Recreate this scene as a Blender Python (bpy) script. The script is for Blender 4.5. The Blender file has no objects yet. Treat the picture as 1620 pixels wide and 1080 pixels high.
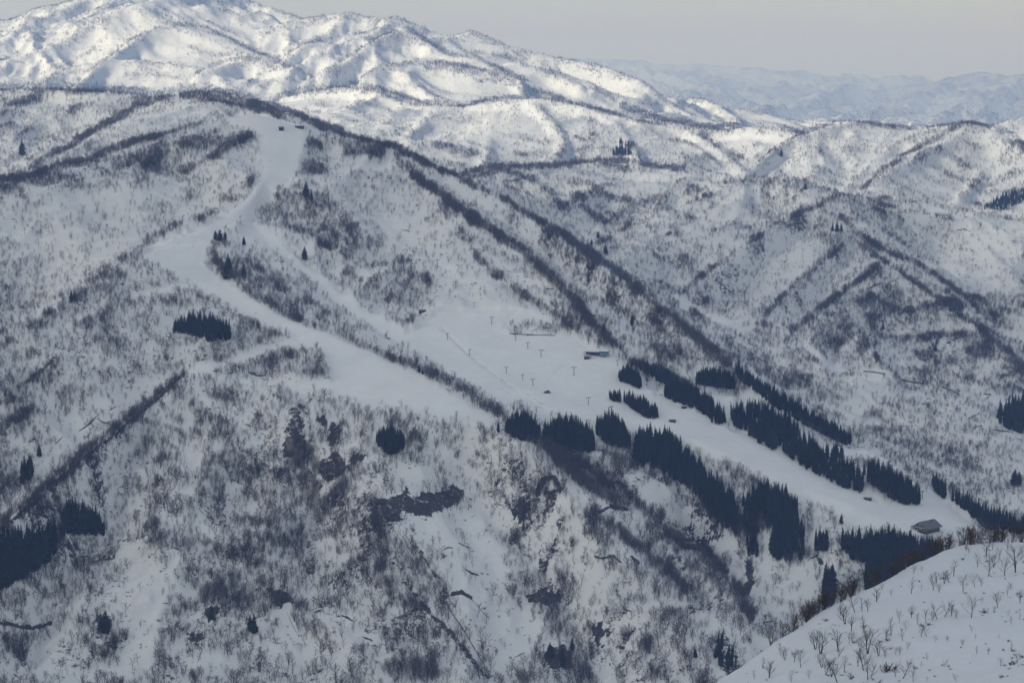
import bpy, bmesh, math, random, time
import numpy as np
from mathutils import Vector, Matrix
T0 = time.time()
rng = np.random.default_rng(11)
random.seed(11)
S = bpy.context.scene
COL = S.collection
# ------------------------------------------------------------------ camera model (photo pixels 1620 x 1080)
F = 3654.0                     # focal length in photo pixels
HOR = 118.0                    # row of the true horizon
PIT = math.atan((540 - HOR) / F)
CP, SP = math.cos(PIT), math.sin(PIT)

def ray(px, py):
    """horizontal (u = x/y) and vertical (s = z/y) slope of the sight line"""
    a = np.asarray(px, float) - 810; b = 540 - np.asarray(py, float)
    yy = F * CP + b * SP
    return a / yy, (b * CP - F * SP) / yy

def project(u, s):
    fc = CP - s * SP
    return 810 + F * u / fc, 540 - F * (SP + s * CP) / fc

def P3(px, py, d):
    u, s = ray(px, py)
    return float(u * d), float(d), float(s * d)

# ------------------------------------------------------------------ noise
def _hash(ix, iy, seed):
    h = (ix.astype(np.int64) * 374761393 + iy.astype(np.int64) * 668265263 + seed * 974711) & 0x7fffffff
    h = ((h ^ (h >> 13)) * 1274126177) & 0x7fffffff
    return ((h ^ (h >> 16)) & 0xffff) / 65535.0

def vnoise(x, y, seed=0):
    ix = np.floor(x); iy = np.floor(y); fx = x - ix; fy = y - iy
    fx = fx * fx * fx * (fx * (fx * 6 - 15) + 10); fy = fy * fy * fy * (fy * (fy * 6 - 15) + 10)
    a = _hash(ix, iy, seed); b = _hash(ix + 1, iy, seed); c = _hash(ix, iy + 1, seed); d = _hash(ix + 1, iy + 1, seed)
    return (a + (b - a) * fx) * (1 - fy) + (c + (d - c) * fx) * fy

def fbm(x, y, seed=0, octv=4, gain=.5):
    t = np.zeros_like(x); amp = 1.0; tot = 0
    for o in range(octv):
        t += amp * vnoise(x * 2 ** o + 17.3 * o, y * 2 ** o - 9.1 * o, seed + o); tot += amp; amp *= gain
    return t / tot

def ridged(x, y, seed=0, octv=4):
    t = np.zeros_like(x); amp = 1.0; tot = 0
    for o in range(octv):
        t += amp * (1 - np.abs(2 * vnoise(x * 2 ** o + 7.7 * o, y * 2 ** o + 3.1 * o, seed + o) - 1)); tot += amp; amp *= .5
    return t / tot

def pnoise(x, y, seed=0):
    ix = np.floor(x); iy = np.floor(y); fx = x - ix; fy = y - iy
    wx = fx * fx * fx * (fx * (fx * 6 - 15) + 10); wy = fy * fy * fy * (fy * (fy * 6 - 15) + 10)
    def gr(a, b, dx, dy):
        h = _hash(a, b, seed) * 6.2831853; return np.cos(h) * dx + np.sin(h) * dy
    a = gr(ix, iy, fx, fy); b = gr(ix + 1, iy, fx - 1, fy); c = gr(ix, iy + 1, fx, fy - 1); d = gr(ix + 1, iy + 1, fx - 1, fy - 1)
    return ((a + (b - a) * wx) * (1 - wy) + (c + (d - c) * wx) * wy) * 1.5

def carve(x, y, seed=0, octv=4):
    """0 on a branching net of ridges, growing to about 1 in the gullies between them"""
    wx = pnoise(x * .6, y * .6, seed + 50) * .55; wy = pnoise(x * .6 + 9, y * .6, seed + 51) * .55
    t = np.zeros_like(x); amp = 1.; tot = 0; w = np.ones_like(x)
    for o in range(octv):
        n = np.abs(pnoise((x + wx) * 2 ** o + 5.3 * o, (y + wy) * 2 ** o - 3.7 * o, seed + o)); n = np.clip(n * 1.7, 0, 1)
        t += amp * n * w; tot += amp; w = np.clip(.35 + n * 1.2, 0, 1); amp *= .5
    return t / tot

# ------------------------------------------------------------------ ridge and valley lines  (photo column, photo row, metres away)
def off6(x, y): return min(1, max(0, (y - np.interp(x, [0,70,150,210,300,440,500,560,640,720,800,900,1000], [98,72,30,8,5,25,24,18,26,50,65,88,118])) / 28))
def fz(l): return [(a, b, 9000 + (d - 9000) * .48 if d > 9600 else d) for a, b, d in l]
def f6(l): return [(a, b, 8000 + (d - 8000) * .45 if d > 8000 else d) for a, b, d in l]
LINES = [
 # ski mountain, right-hand crest
 [(340,193,3850),(365,184,3840),(400,180,3830),(430,186,3825),(470,200,3810),(540,216,3770),(600,229,3740),(640,241,3700),(700,266,3640),(760,298,3570),
  (800,323,3520),(850,353,3450),(900,386,3380),(950,419,3300),(1000,457,3220),(1050,499,3130),(1100,542,3040),(1140,573,2960),(1165,592,2920),(1250,645,2830),
  (1350,700,2760),(1400,723,2720),(1500,780,2640),(1560,810,2610),(1620,837,2580),(1800,900,2450)],
 # left crest
 [(340,193,3850),(300,206,3830),(240,236,3750),(170,256,3690),(100,273,3640),(0,291,3550),(-200,335,3400)],
 # west edge of the upper run and its spur
 [(420,190,3810),(425,240,3680),(410,300,3520),(340,355,3380),(225,408,3200),(120,462,3080),(60,500,2990),(0,548,2900),(-150,650,2700)],
 # floor of the bowl left of it
 [(330,325,3520),(230,398,3340),(120,453,3270),(50,503,3220),(-60,580,3120),(-200,650,3000)],
 # lower edges of the run
 [(225,408,3200),(300,450,3120),(400,507,3020),(470,538,2960)],
 [(330,380,3280),(335,430,3180),(400,470,3080),(480,515,3000),(560,545,2930),(640,580,2860),(720,625,2780),(790,662,2700)],
 [(470,538,2960),(300,590,2850),(400,603,2830),(500,625,2790),(600,642,2750),(700,660,2710),(790,672,2680)],
 # sharp spur falling to the left edge
 [(300,590,2850),(230,640,2770),(150,705,2680),(60,775,2590),(0,832,2520),(-120,930,2400)],
 [(280,600,2880),(200,655,2815),(120,715,2730),(30,785,2640),(-40,850,2560)],
 # near face: gullies and spurs
 [(600,642,2750),(590,760,2600),(600,800,2560),(650,900,2470),(720,1000,2390),(780,1080,2330)],
 [(480,645,2770),(480,700,2700),(500,800,2630),(490,900,2520),(480,1080,2340)],
 [(400,603,2830),(330,720,2680),(280,850,2540),(250,960,2430),(230,1080,2330)],
 [(290,625,2850),(220,720,2750),(150,830,2620),(80,960,2490),(40,1080,2380)],
 [(790,672,2680),(830,700,2640),(870,745,2600),(920,800,2540),(980,860,2480),(1060,930,2410),(1130,975,2370),(1190,1010,2340)],
 [(900,720,2660),(950,770,2610),(1010,820,2550),(1080,880,2480),(1130,920,2430),(1190,975,2380)],
 [(730,760,2650),(800,850,2570),(880,960,2460),(930,1080,2340)],
 [(960,740,2690),(1040,810,2640),(1100,862,2590),(1150,910,2520),(1200,965,2450),(1230,1020,2400)],
 # lower run and bench of the lodge
 [(900,645,2760),(1000,680,2720),(1080,690,2690),(1150,720,2650),(1250,765,2590),(1350,800,2540),(1460,845,2480),(1540,845,2500)],
 [(800,690,2660),(930,705,2670),(1000,735,2640),(1080,770,2610),(1170,800,2580),(1270,825,2530),(1330,845,2490),(1480,872,2450),(1560,862,2480)],
 [(1200,965,2450),(1300,965,2420),(1380,950,2410),(1500,935,2390),(1620,925,2390),(1800,960,2350)],
 # ribs of the snow bowl
 [(610,235,3720),(660,271,3640),(760,341,3430),(820,392,3310),(870,432,3200),(920,492,3080),(960,541,2990),(985,561,2960),(1040,591,2910),(1090,616,2870),(1150,662,2800)],
 [(700,292,3630),(800,362,3500),(900,447,3350),(1000,512,3170),(1080,565,3020)],
 [(560,300,3600),(640,380,3420),(720,450,3200),(790,540,3000),(860,610,2850),(930,650,2760)],
 [(420,312,3540),(400,350,3440),(430,390,3340),(520,470,3160),(600,530,3040),(700,590,2900),(770,630,2800)],
 # wooded crest behind, left
 [(-200,122,5400),(0,140,5200),(100,138,5050),(230,152,4850),(340,146,4700),(400,158,4600),(460,184,4450),(540,215,4150),(600,229,3760)],
 [(330,160,4550),(240,185,4400),(130,225,4250),(50,272,4100),(-80,330,3900)],
 [(250,172,4680),(100,217,4560),(0,272,4370),(-150,340,4200)],
 [(300,203,4020),(240,229,3950),(100,267,3880),(0,288,3800),(-150,320,3700)],
 # valley behind the right-hand crest
 [(600,234,5000),(740,290,4450),(800,320,4250),(900,385,3980),(1000,450,3740),(1100,530,3520),(1165,580,3370),(1250,632,3260),(1350,691,3120),(1500,771,2930),(1620,831,2820),(1800,900,2700)],
 # right middle mountain
 [(1330,306,4300),(1400,388,4120),(1440,410,4050),(1500,452,3950),(1560,522,3820),(1620,585,3720),(1750,700,3500)],
 [(1330,306,4300),(1270,335,4230),(1200,375,4120),(1130,428,3980),(1085,460,3900),(1065,472,3870)],
 [(1345,355,4180),(1290,423,4010),(1240,473,3890),(1210,503,3820)],
 [(1400,398,4090),(1350,438,3980),(1300,488,3860),(1255,528,3780)],
 [(1280,370,4215),(1200,430,4055),(1140,488,3925)],
 [(1350,400,4145),(1290,460,3985),(1240,518,3835)],
 [(1080,492,3870),(1180,525,3760),(1260,555,3680),(1350,585,3600),(1440,605,3560),(1500,615,3540),(1620,640,3480),(1800,690,3400)],
 [(1100,270,4800),(1150,292,4700),(1200,282,4600),(1260,292,4450),(1330,306,4300),(1390,326,4340),(1450,336,4380),(1540,346,4420),(1620,350,4450),(1750,355,4450)],
 [(1100,270,4800),(1040,320,4600),(980,370,4380),(935,393,4250)],
 [(740,276,5100),(760,271,5100),(830,266,5050),(930,256,5000),(1000,263,4950),(1060,272,4850),(1100,270,4800)],
 [(1450,336,4380),(1470,420,4260),(1560,480,4050),(1620,520,3950)],
 # behind it
 [(1195,262,5550),(1215,240,5700),(1240,222,5800),(1290,205,5900),(1350,190,6000),(1400,195,6000),(1440,203,6000),(1500,196,5900),(1545,195,5800),(1585,210,5650),(1620,228,5500),(1750,280,5200)],
 [(1545,195,5800),(1490,225,5600),(1430,255,5400),(1380,290,5200)],
 [(1420,222,5850),(1330,302,5200)], [(1570,250,5600),(1500,332,5050)],
 [(1050,292,5250),(1100,290,5150),(1200,300,5000),(1400,345,4850),(1620,366,4900),(1750,355,4900)],
 # pale ridges
 [(440,153,7400),(500,138,7300),(560,133,7200),(620,150,7000),(680,166,6900),(720,168,6900),(780,158,6800),(850,154,6700),(900,160,6600),(960,175,6500),
  (1050,190,6400),(1130,202,6300),(1190,196,6200),(1250,205,6100),(1290,215,6050)],
 [(840,156,6700),(890,215,6000),(870,255,5600)], [(1090,202,6350),(1140,235,5900),(1180,270,5500)], [(700,168,6900),(640,215,6100)],
 [(960,178,6600),(1010,240,5700)], [(780,170,6800),(770,250,5700)],
 [(500,222,5150),(600,246,5200),(700,285,5400),(760,290,5550),(900,280,5500),(1000,283,5400)],
 # sunlit high mountain
 f6([(445,38,10500),(500,24,10300),(560,18,10200),(640,26,10000),(690,45,9900),(720,52,9850),(748,47,9800),(800,65,9700),(850,78,9600),(900,88,9500),(950,98,9300),
  (1000,118,9000),(1050,150,8600),(1110,185,8200),(1165,196,7900)]),
 f6([(-120,140,9300),(0,98,9700),(70,72,10000),(150,30,10400),(210,6,10600),(240,20,10400),(290,42,10100),(330,50,10000),(400,82,9500),(455,105,9100)]),
 f6([(210,6,10600),(300,-12,11500),(380,-8,12000),(430,6,11800),(470,28,11600)]),
 f6([(-200,40,13000),(0,25,13000),(60,12,13000),(130,-6,12800),(210,-14,12600)]),
 [(260,42,8960),(210,62,8800),(165,95,8450),(115,132,8100)],
 [(455,105,8300),(430,97,8380),(380,92,8450),(310,117,8200)],
 [(640,45,8750),(675,65,8600),(710,85,8500),(750,90,8420),(780,105,8300),(830,126,8120)],
 [(640,40,8800),(610,55,8650),(575,75,8480),(540,100,8300),(505,118,8180)], [(530,62,8650),(480,70,8550),(450,90,8400)],
 [(570,126,8120),(600,107,8230),(660,97,8330),(725,105,8280),(780,117,8200)], [(800,95,8480),(857,108,8380),(923,133,8150)],
 [(-150,160,7600),(0,160,7600),(230,168,7600),(440,178,7800),(560,158,7700),(680,190,7450),(850,182,7250),(1000,212,7050),(1130,228,6850),(1250,235,6650),(1350,222,6650),(1450,230,6600),(1545,226,6450),(1620,262,6100),(1800,320,5800)],
 # far ranges
 fz([(700,70,47000),(860,77,46000),(900,79,46000),(1000,90,45000),(1100,97,44000),(1160,98,43000),(1220,108,42000),(1300,121,41000),(1370,127,40000)]),
 fz([(1230,158,27000),(1290,143,30000),(1350,128,34000),(1420,129,34000),(1500,119,33000),(1560,111,32000),(1620,114,31000),(1800,125,30000)]),
 fz([(1140,186,16000),(1200,168,20000),(1250,153,25000),(1350,128,34000)]), fz([(1300,185,15000),(1370,165,20000),(1430,148,26000),(1500,119,33000)]),
 fz([(1440,190,15000),(1500,170,19000),(1560,145,25000),(1620,114,31000)]), fz([(930,118,34000),(1000,128,30000),(1080,148,24000),(1120,165,18000)]), fz([(1000,92,44000),(1080,118,35000),(1160,140,28000),(1200,160,23000)]),
 fz([(1060,168,9300),(1100,150,9300),(1135,163,9100),(1175,192,8800)]),
 fz([(1560,196,9200),(1600,188,9000),(1640,186,9000),(1800,190,8800)]),
 fz([(1240,170,24000),(1300,160,27000)]), fz([(1400,175,20000),(1450,158,26000)]), fz([(1560,172,19000),(1620,150,25000)]), fz([(1020,118,37000),(1130,150,26000)]),
 fz([(1180,212,11500),(1300,214,12000),(1420,212,12000),(1560,206,12000)]),
 [(1180,232,8500),(1300,240,8600),(1420,236,8600),(1560,240,8400)], ]
WORLD_LINES = [  # plain xyz (u, d, z): the valley in front and the plain far behind
 [(-.36,1500,-850),(.36,1500,-850)], [(-.36,1900,-790),(0,1950,-790),(.12,1950,-760),(.36,2000,-740)],
 [(-.36,12000,-60),(.0,12500,-60)], [(-.36,60000,-400),(.36,60000,-400)],
]

class Grid:
    """a fan of ground points: columns of equal direction, rows of equal ratio of distance"""
    def __init__(g, u0, u1, nu, d0, d1, nd):
        g.u = np.linspace(u0, u1, nu); g.w = np.linspace(math.log(d0), math.log(d1), nd); g.d = np.exp(g.w)
        g.nu, g.nd = nu, nd
        g.U, g.D = np.meshgrid(g.u, g.d); g.X = g.U * g.D; g.Y = g.D; g.Wm = np.broadcast_to(g.w[:, None], g.U.shape)
    def ij(g, u, d):
        return (np.asarray(u) - g.u[0]) / (g.u[1] - g.u[0]), (np.log(d) - g.w[0]) / (g.w[1] - g.w[0])
    def sample(g, A, u, d):
        j, i = g.ij(u, d)
        j = np.clip(j, 0, g.nu - 1.001); i = np.clip(i, 0, g.nd - 1.001)
        j0 = j.astype(int); i0 = i.astype(int); fj = j - j0; fi = i - i0
        return (A[i0, j0] * (1 - fj) + A[i0, j0 + 1] * fj) * (1 - fi) + (A[i0 + 1, j0] * (1 - fj) + A[i0 + 1, j0 + 1] * fj) * fi

def solve(g, lines, wlines):
    acc = np.zeros((g.nd, g.nu)); cnt = np.zeros((g.nd, g.nu))
    def put(u, d, z):
        j, i = g.ij(u, d); j = np.rint(j).astype(int); i = np.rint(i).astype(int)
        ok = (j >= 0) & (j < g.nu) & (i >= 0) & (i < g.nd)
        np.add.at(acc, (i[ok], j[ok]), z[ok]); np.add.at(cnt, (i[ok], j[ok]), 1)
    for l in lines:
        p = np.array([P3(*q) for q in l])
        # smooth (Catmull-Rom) through the points
        pe = np.vstack([2 * p[0] - p[1], p, 2 * p[-1] - p[-2]])
        for k in range(len(p) - 1):
            a, b, c, e = pe[k:k + 4]
            n = int(max(abs(b[0] / b[1] - c[0] / c[1]) / (g.u[1] - g.u[0]), abs(math.log(b[1] / c[1])) / (g.w[1] - g.w[0])) * 2.5) + 3
            t = np.linspace(0, 1, n)[:, None]
            q = .5 * ((2 * b) + (-a + c) * t + (2 * a - 5 * b + 4 * c - e) * t ** 2 + (-a + 3 * b - 3 * c + e) * t ** 3)
            put(q[:, 0] / q[:, 1], q[:, 1], q[:, 2])
    for l in wlines:
        for (u0, d0, z0), (u1, d1, z1) in zip(l[:-1], l[1:]):
            t = np.linspace(0, 1, g.nu * 2)
            put(u0 + (u1 - u0) * t, d0 + (d1 - d0) * t, z0 + (z1 - z0) * t)
    levels = [(acc, cnt)]
    while min(levels[-1][0].shape) > 24:
        a, c = levels[-1]
        a = np.pad(a, ((0, a.shape[0] % 2), (0, a.shape[1] % 2))); c = np.pad(c, ((0, c.shape[0] % 2), (0, c.shape[1] % 2)))
        levels.append((a[::2, ::2] + a[1::2, ::2] + a[::2, 1::2] + a[1::2, 1::2], c[::2, ::2] + c[1::2, ::2] + c[::2, 1::2] + c[1::2, 1::2]))
    Z = None
    ry = (g.u[1] - g.u[0]) ** 2 / (g.w[1] - g.w[0]) ** 2
    for li in range(len(levels) - 1, -1, -1):
        a, c = levels[li]
        fix = c > 0; val = np.where(fix, a / np.maximum(c, 1), 0)
        if Z is None: Z = np.full(a.shape, val[fix].mean())
        else:
            Z = np.repeat(np.repeat(Z, 2, 0), 2, 1)[:a.shape[0], :a.shape[1]]
        Z = np.where(fix, val, Z)
        for it in range(400 if li > 2 else (160 if li > 0 else 70)):
            p = np.pad(Z, 1, mode='edge')
            Zn = (p[1:-1, :-2] + p[1:-1, 2:] + ry * (p[:-2, 1:-1] + p[2:, 1:-1])) / (2 + 2 * ry)
            Z = np.where(fix, val, Zn)
    g.fix = levels[0][1] > 0
    return Z

def blur(A, n=1):
    for _ in range(n):
        p = np.pad(A, ((1, 1), (0, 0)), mode='edge'); A = (p[:-2] + 2 * p[1:-1] + p[2:]) / 4
        p = np.pad(A, ((0, 0), (1, 1)), mode='edge'); A = (p[:, :-2] + 2 * p[:, 1:-1] + p[:, 2:]) / 4
    return A

U0, U1 = -.30, .30
gc = Grid(U0, U1, 546, 1450, 62000, 1700)
HC = blur(solve(gc, LINES, WORLD_LINES), 1)
_pr = gc.fix.astype(float)
for _k in range(26): _pr = np.maximum(_pr * .985, blur(_pr, 1) * 1.0)
PROX = np.clip(blur(_pr, 2) * 1.2, 0, 1)       # 1 on the drawn ridges and valleys, fading away from them
print('solve', round(time.time() - T0, 1))

def lic(g, H, scale, n=26, seed=3):
    """noise smeared down the fall line: avalanche runnels and flutes"""
    gy, gx = np.gradient(blur(H, 3))
    gy = gy / (g.w[1] - g.w[0]); gx = gx / (g.u[1] - g.u[0])
    m = np.hypot(gx, gy) + 1e-6
    dj = gx / m; di = gy / m * (g.u[1] - g.u[0]) / (g.w[1] - g.w[0])
    N = fbm(g.U / scale, np.broadcast_to(g.w[:, None], g.U.shape) / scale, seed, 2)
    out = N.copy(); J0, I0 = np.meshgrid(np.arange(g.nu, dtype=float), np.arange(g.nd, dtype=float))
    for sg in (1, -1):
        J, I = J0.copy(), I0.copy()
        for k in range(n):
            ji = np.clip(J, 0, g.nu - 1).astype(int); ii = np.clip(I, 0, g.nd - 1).astype(int)
            J += sg * 1.4 * dj[ii, ji]; I += sg * 1.4 * di[ii, ji]
            out += N[np.clip(I, 0, g.nd - 1).astype(int), np.clip(J, 0, g.nu - 1).astype(int)]
    out /= (2 * n + 1)
    out = (out - blur(out, 12)); out /= out.std() + 1e-9
    return blur(out, 1)
RUN = lic(gc, HC, .0042, 26, 3) + .6 * lic(gc, HC, .009, 34, 8)
print('lic', round(time.time() - T0, 1))
SLOPE = None

def inpoly(px, py, poly):
    r = np.zeros(px.shape, bool); n = len(poly)
    for k in range(n):
        x0, y0 = poly[k]; x1, y1 = poly[(k + 1) % n]
        if y0 == y1: continue
        c = ((y0 > py) != (y1 > py)) & (px < (x1 - x0) * (py - y0) / (y1 - y0) + x0)
        r ^= c
    return r

def dist_line(px, py, pts):
    best = np.full(px.shape, 1e9)
    for (x0, y0), (x1, y1) in zip(pts[:-1], pts[1:]):
        dx, dy = x1 - x0, y1 - y0
        t = np.clip(((px - x0) * dx + (py - y0) * dy) / (dx * dx + dy * dy + 1e-9), 0, 1)
        best = np.minimum(best, np.hypot(px - x0 - t * dx, py - y0 - t * dy))
    return best
# groomed snow (photo outlines of the runs), nearly without trees and smooth
PISTES = [
 [(345,192),(370,184),(400,181),(440,186),(480,205),(484,225),(478,262),(452,298),(395,340),(340,378),(322,400),(325,422),(345,442),(400,475),(440,500),(520,530),(600,565),(660,592),(720,630),
  (750,645),(785,664),(700,658),(600,640),(500,620),(400,600),(310,592),(310,580),(400,555),(470,537),(420,520),(370,490),(300,452),(225,410),(240,395),(345,350),(400,310),(416,272),(405,215)],
 [(385,350),(410,362),(450,395),(500,432),(560,480),(640,530),(655,520),(690,495),(700,490),(830,490),(900,530),(935,552),(965,560),(1010,590),(1040,622),(1100,650),(1150,678),(1200,690),(1300,740),(1370,780),(1400,798),
  (1450,795),(1475,780),(1550,832),(1500,850),(1440,850),(1400,835),(1340,828),(1280,790),(1190,750),(1100,715),(1060,690),(1000,690),(960,670),(900,655),(800,650),(770,625),(700,590),(640,555),(560,500),(480,440),(420,392),(380,372)],
 [(1105,618),(1165,622),(1150,680),(1100,650)], [(1270,680),(1310,705),(1380,712),(1470,772),(1480,790),(1380,730),(1310,728),(1300,745),(1270,700)],
]

TRACKS = [([(440,302),(500,286),(560,271),(612,257),(618,240)],3.8),([(310,590),(400,602),(500,625),(600,645),(700,663),(780,672)],2.4),([(475,537),(400,558),(350,577),(305,590)],3.8),([(1080,492),(1180,525),(1260,555),(1350,585),(1440,605),(1500,615),(1620,640)],4.5),
 ([(690,490),(750,490),(820,491)],2.6),([(822,490),(808,500),(798,516)],3.0),([(870,600),(890,580),(925,565)],2.5),([(700,516),(725,545),(760,575),(820,620),(880,655)],2.2),([(210,462),(260,455),(320,452)],3.2),([(1100,862),(1160,868)],3.0)]
TREE_PATCHES = [[(335,592),(345,565),(400,562),(470,545),(500,550),(520,580),(525,607),(470,609),(400,600)], [(800,510),(880,510),(885,528),(815,528)]]
def finish_grid(g, coarse):
    """height field of a finer fan with its detail, and everything known about how each point is seen"""
    j, i = coarse.ij(g.U, g.D)
    H = coarse.sample(HC, g.U, g.D); R = coarse.sample(RUN, g.U, g.D)
    H = blur(H, 1)
    X, Y = g.X, g.Y
    s = H / g.D; px, py = project(g.U, s)
    pis = np.zeros(H.shape, bool)
    wx_ = (fbm(g.U * 420, g.Wm * 420, 711, 3) - .5) * 13; wy_ = (fbm(g.U * 420, g.Wm * 420, 715, 3) - .5) * 9
    for p in PISTES: pis |= inpoly(px + wx_, py + wy_, p)
    for p in TREE_PATCHES: pis &= ~inpoly(px, py, p)
    pis &= (g.D < 4000) & (g.D > 2300)
    soft = blur(pis.astype(float), 3)
    sc = np.clip(g.D / 2600, 1, 3.2)
    det = (fbm(X / 90, Y / 90, 21, 4) - .5) * 16 + (ridged(X / 160, Y / 160, 31, 3) - .62) * 14
    prx = np.clip(coarse.sample(PROX, g.U, g.D) * 1.5 - .32, 0, 1); prx = prx * prx * (3 - 2 * prx)
    # branching ridges and gullies of the ranges behind, kept away from the drawn crests
    big = -carve(X / 400, Y / 560, 41, 4) * np.interp(g.D, [4300, 5200, 7200, 8500, 12000], [0, 42, 52, 92, 130]) * (1 - .9 * prx)
    far = -carve(X / 1700, Y / 2600, 51, 5) * 420 * np.clip((g.D - 10500) / 6000, 0, 1) * (1 - .75 * prx)
    mid = (.38 - carve(X / 210, Y / 260, 61, 3)) * (31 + 16 * np.clip((g.D - 3100) / 500, 0, 1) * np.clip((X / Y + .02) * 20, 0, 1)) * (1 - .97 * prx) * np.clip((5200 - g.D) / 600, 0, 1)
    rough = 1 - .93 * soft
    H2 = H + rough * (mid + (1 - .6 * prx) * det * .55 * np.interp(g.D, [2600, 4000, 5200, 8000, 12000], [1, 1.3, .45, .35, 1.2]) + R * .45 * np.clip(sc, 1, 1.8)) + big + far
    for pts, w in TRACKS:      # roads cut into the slope: a flat tread with a bank above it
        a = np.array(pts, float); m = (px > a[:, 0].min() - 12) & (px < a[:, 0].max() + 12) & (py > a[:, 1].min() - 12) & (py < a[:, 1].max() + 12) & (g.D < 4200)
        q = np.maximum.accumulate(s, 0) <= s + 1e-4; m &= q
        k = np.nonzero(m); dd = dist_line(px[k], py[k], pts); H2[k] -= 1.5 * np.exp(-(dd / w) ** 2) * g.D[k] / 2800; soft[k] = np.maximum(soft[k], np.clip(1.6 - dd / w, 0, 1))
    g.H = H2; g.piste = soft; g.run = R
    g.S = H2 / g.D
    g.px, g.py = project(g.U, g.S)
    rm = np.maximum.accumulate(g.S, 0)
    g.vis = g.S >= rm - 1e-9
    g.vis[1:] |= g.vis[:-1] & (g.S[1:] >= rm[1:] - 6e-4)
    return g
gn = finish_grid(Grid(U0, U1, 1091, 1450, 4640, 1060), gc)
gf = finish_grid(Grid(U0, U1, 820, 4560, 62000, 950), gc)
gf.H[:8] -= np.linspace(8, 0, 8)[:, None]
print('grids', round(time.time() - T0, 1))

def hit(px, py, grids=None, skip=0):
    """first ground point on the sight line through a photo pixel -> (x, y, z) or None"""
    for g in grids or (gn, gf):
        u, s = ray(px, py)
        j, _ = g.ij(u, 2000.); j = float(j)
        if j < 0 or j >= g.nu - 1: return None
        j0 = int(j); fj = j - j0
        c = g.S[:, j0] * (1 - fj) + g.S[:, j0 + 1] * fj
        ok = np.nonzero(c >= s)[0]
        ok = ok[g.d[ok] > skip]
        if len(ok):
            i = ok[0]
            if i == 0: d = g.d[0]
            else:
                t = (s - c[i - 1]) / (c[i] - c[i - 1] + 1e-12); d = g.d[i - 1] + (g.d[i] - g.d[i - 1]) * min(max(t, 0), 1)
            return float(u * d), float(d), float(s * d)
    return None

def ground(x, y):
    """ground height at a plan position"""
    u = x / y
    g = gn if y < 4600 else gf
    return float(g.sample(g.H, np.array([u]), np.array([float(y)]))[0])
# ------------------------------------------------------------------ helpers for objects
def tag(o, label=None, cat=None, group=None, kind=None):
    if label: o['label'] = label
    if cat: o['category'] = cat
    if group: o['group'] = group
    if kind: o['kind'] = kind
    return o

def link(name, me, parent=None, mat=None):
    o = bpy.data.objects.new(name, me); COL.objects.link(o)
    if parent: o.parent = parent
    if mat is not None and me is not None: me.materials.append(mat)
    return o

def mesh_np(name, V, Fq, smooth=True):
    me = bpy.data.meshes.new(name)
    V = np.asarray(V, np.float32); Fq = np.asarray(Fq, np.int32)
    n = Fq.shape[1]
    me.vertices.add(len(V)); me.vertices.foreach_set('co', V.ravel())
    me.loops.add(Fq.size); me.loops.foreach_set('vertex_index', Fq.ravel())
    me.polygons.add(len(Fq)); me.polygons.foreach_set('loop_start', np.arange(0, Fq.size, n, dtype=np.int32))
    me.polygons.foreach_set('use_smooth', np.full(len(Fq), smooth))
    me.update(calc_edges=True)
    return me

def attr(me, name, vals):
    a = me.attributes.new(name, 'FLOAT', 'POINT'); a.data.foreach_set('value', np.asarray(vals, np.float32).ravel())

# ------------------------------------------------------------------ node materials
class NT:
    def __init__(s, mat_or_world):
        mat_or_world.use_nodes = True; s.t = mat_or_world.node_tree; s.t.nodes.clear()
    def n(s, typ, **kw):
        nd = s.t.nodes.new(typ)
        for k, v in kw.items():
            if k.startswith('i_'):
                key = k[2:].replace('_', ' ')
                nd.inputs[key].default_value = v
            else: setattr(nd, k, v)
        return nd
    def l(s, a, b): s.t.links.new(a, b)
    def math(s, op, a, b=None, clamp=False):
        nd = s.n('ShaderNodeMath', operation=op, use_clamp=clamp)
        for k, v in enumerate((a, b)):
            if v is None: continue
            if isinstance(v, (int, float)): nd.inputs[k].default_value = v
            else: s.l(v, nd.inputs[k])
        return nd.outputs[0]
    def noise(s, scale, detail=3, rough=.55, vec=None):
        nd = s.n('ShaderNodeTexNoise'); nd.inputs['Scale'].default_value = scale; nd.inputs['Detail'].default_value = detail; nd.inputs['Roughness'].default_value = rough
        if vec is not None: s.l(vec, nd.inputs['Vector'])
        return nd.outputs['Fac']
    def ramp(s, fac, stops):
        nd = s.n('ShaderNodeValToRGB'); r = nd.color_ramp
        while len(r.elements) < len(stops): r.elements.new(.5)
        for e, (p, c) in zip(r.elements, stops): e.position = p; e.color = (*c, 1) if len(c) == 3 else c
        s.l(fac, nd.inputs[0]); return nd.outputs[0]
    def mix(s, fac, a, b):
        nd = s.n('ShaderNodeMix', data_type='RGBA')
        for sock, v in ((nd.inputs[0], fac), (nd.inputs[6], a), (nd.inputs[7], b)):
            if isinstance(v, (int, float)): sock.default_value = v
            elif isinstance(v, tuple): sock.default_value = (*v, 1)
            else: s.l(v, sock)
        return nd.outputs[2]

def plain(name, col, rough=.8, var=.25, scale=1.0, metal=0):
    m = bpy.data.materials.new(name); t = NT(m)
    b = t.n('ShaderNodeBsdfPrincipled'); o = t.n('ShaderNodeOutputMaterial')
    g = t.n('ShaderNodeTexCoord'); f = t.noise(scale, 3, .6, g.outputs['Object'])
    lo = tuple(c * (1 - var) for c in col); hi = tuple(min(1, c * (1 + var)) for c in col)
    t.l(t.ramp(f, [(.3, lo), (.7, hi)]), b.inputs['Base Color'])
    b.inputs['Roughness'].default_value = rough; b.inputs['Metallic'].default_value = metal
    t.l(b.outputs[0], o.inputs[0]); return m

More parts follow.
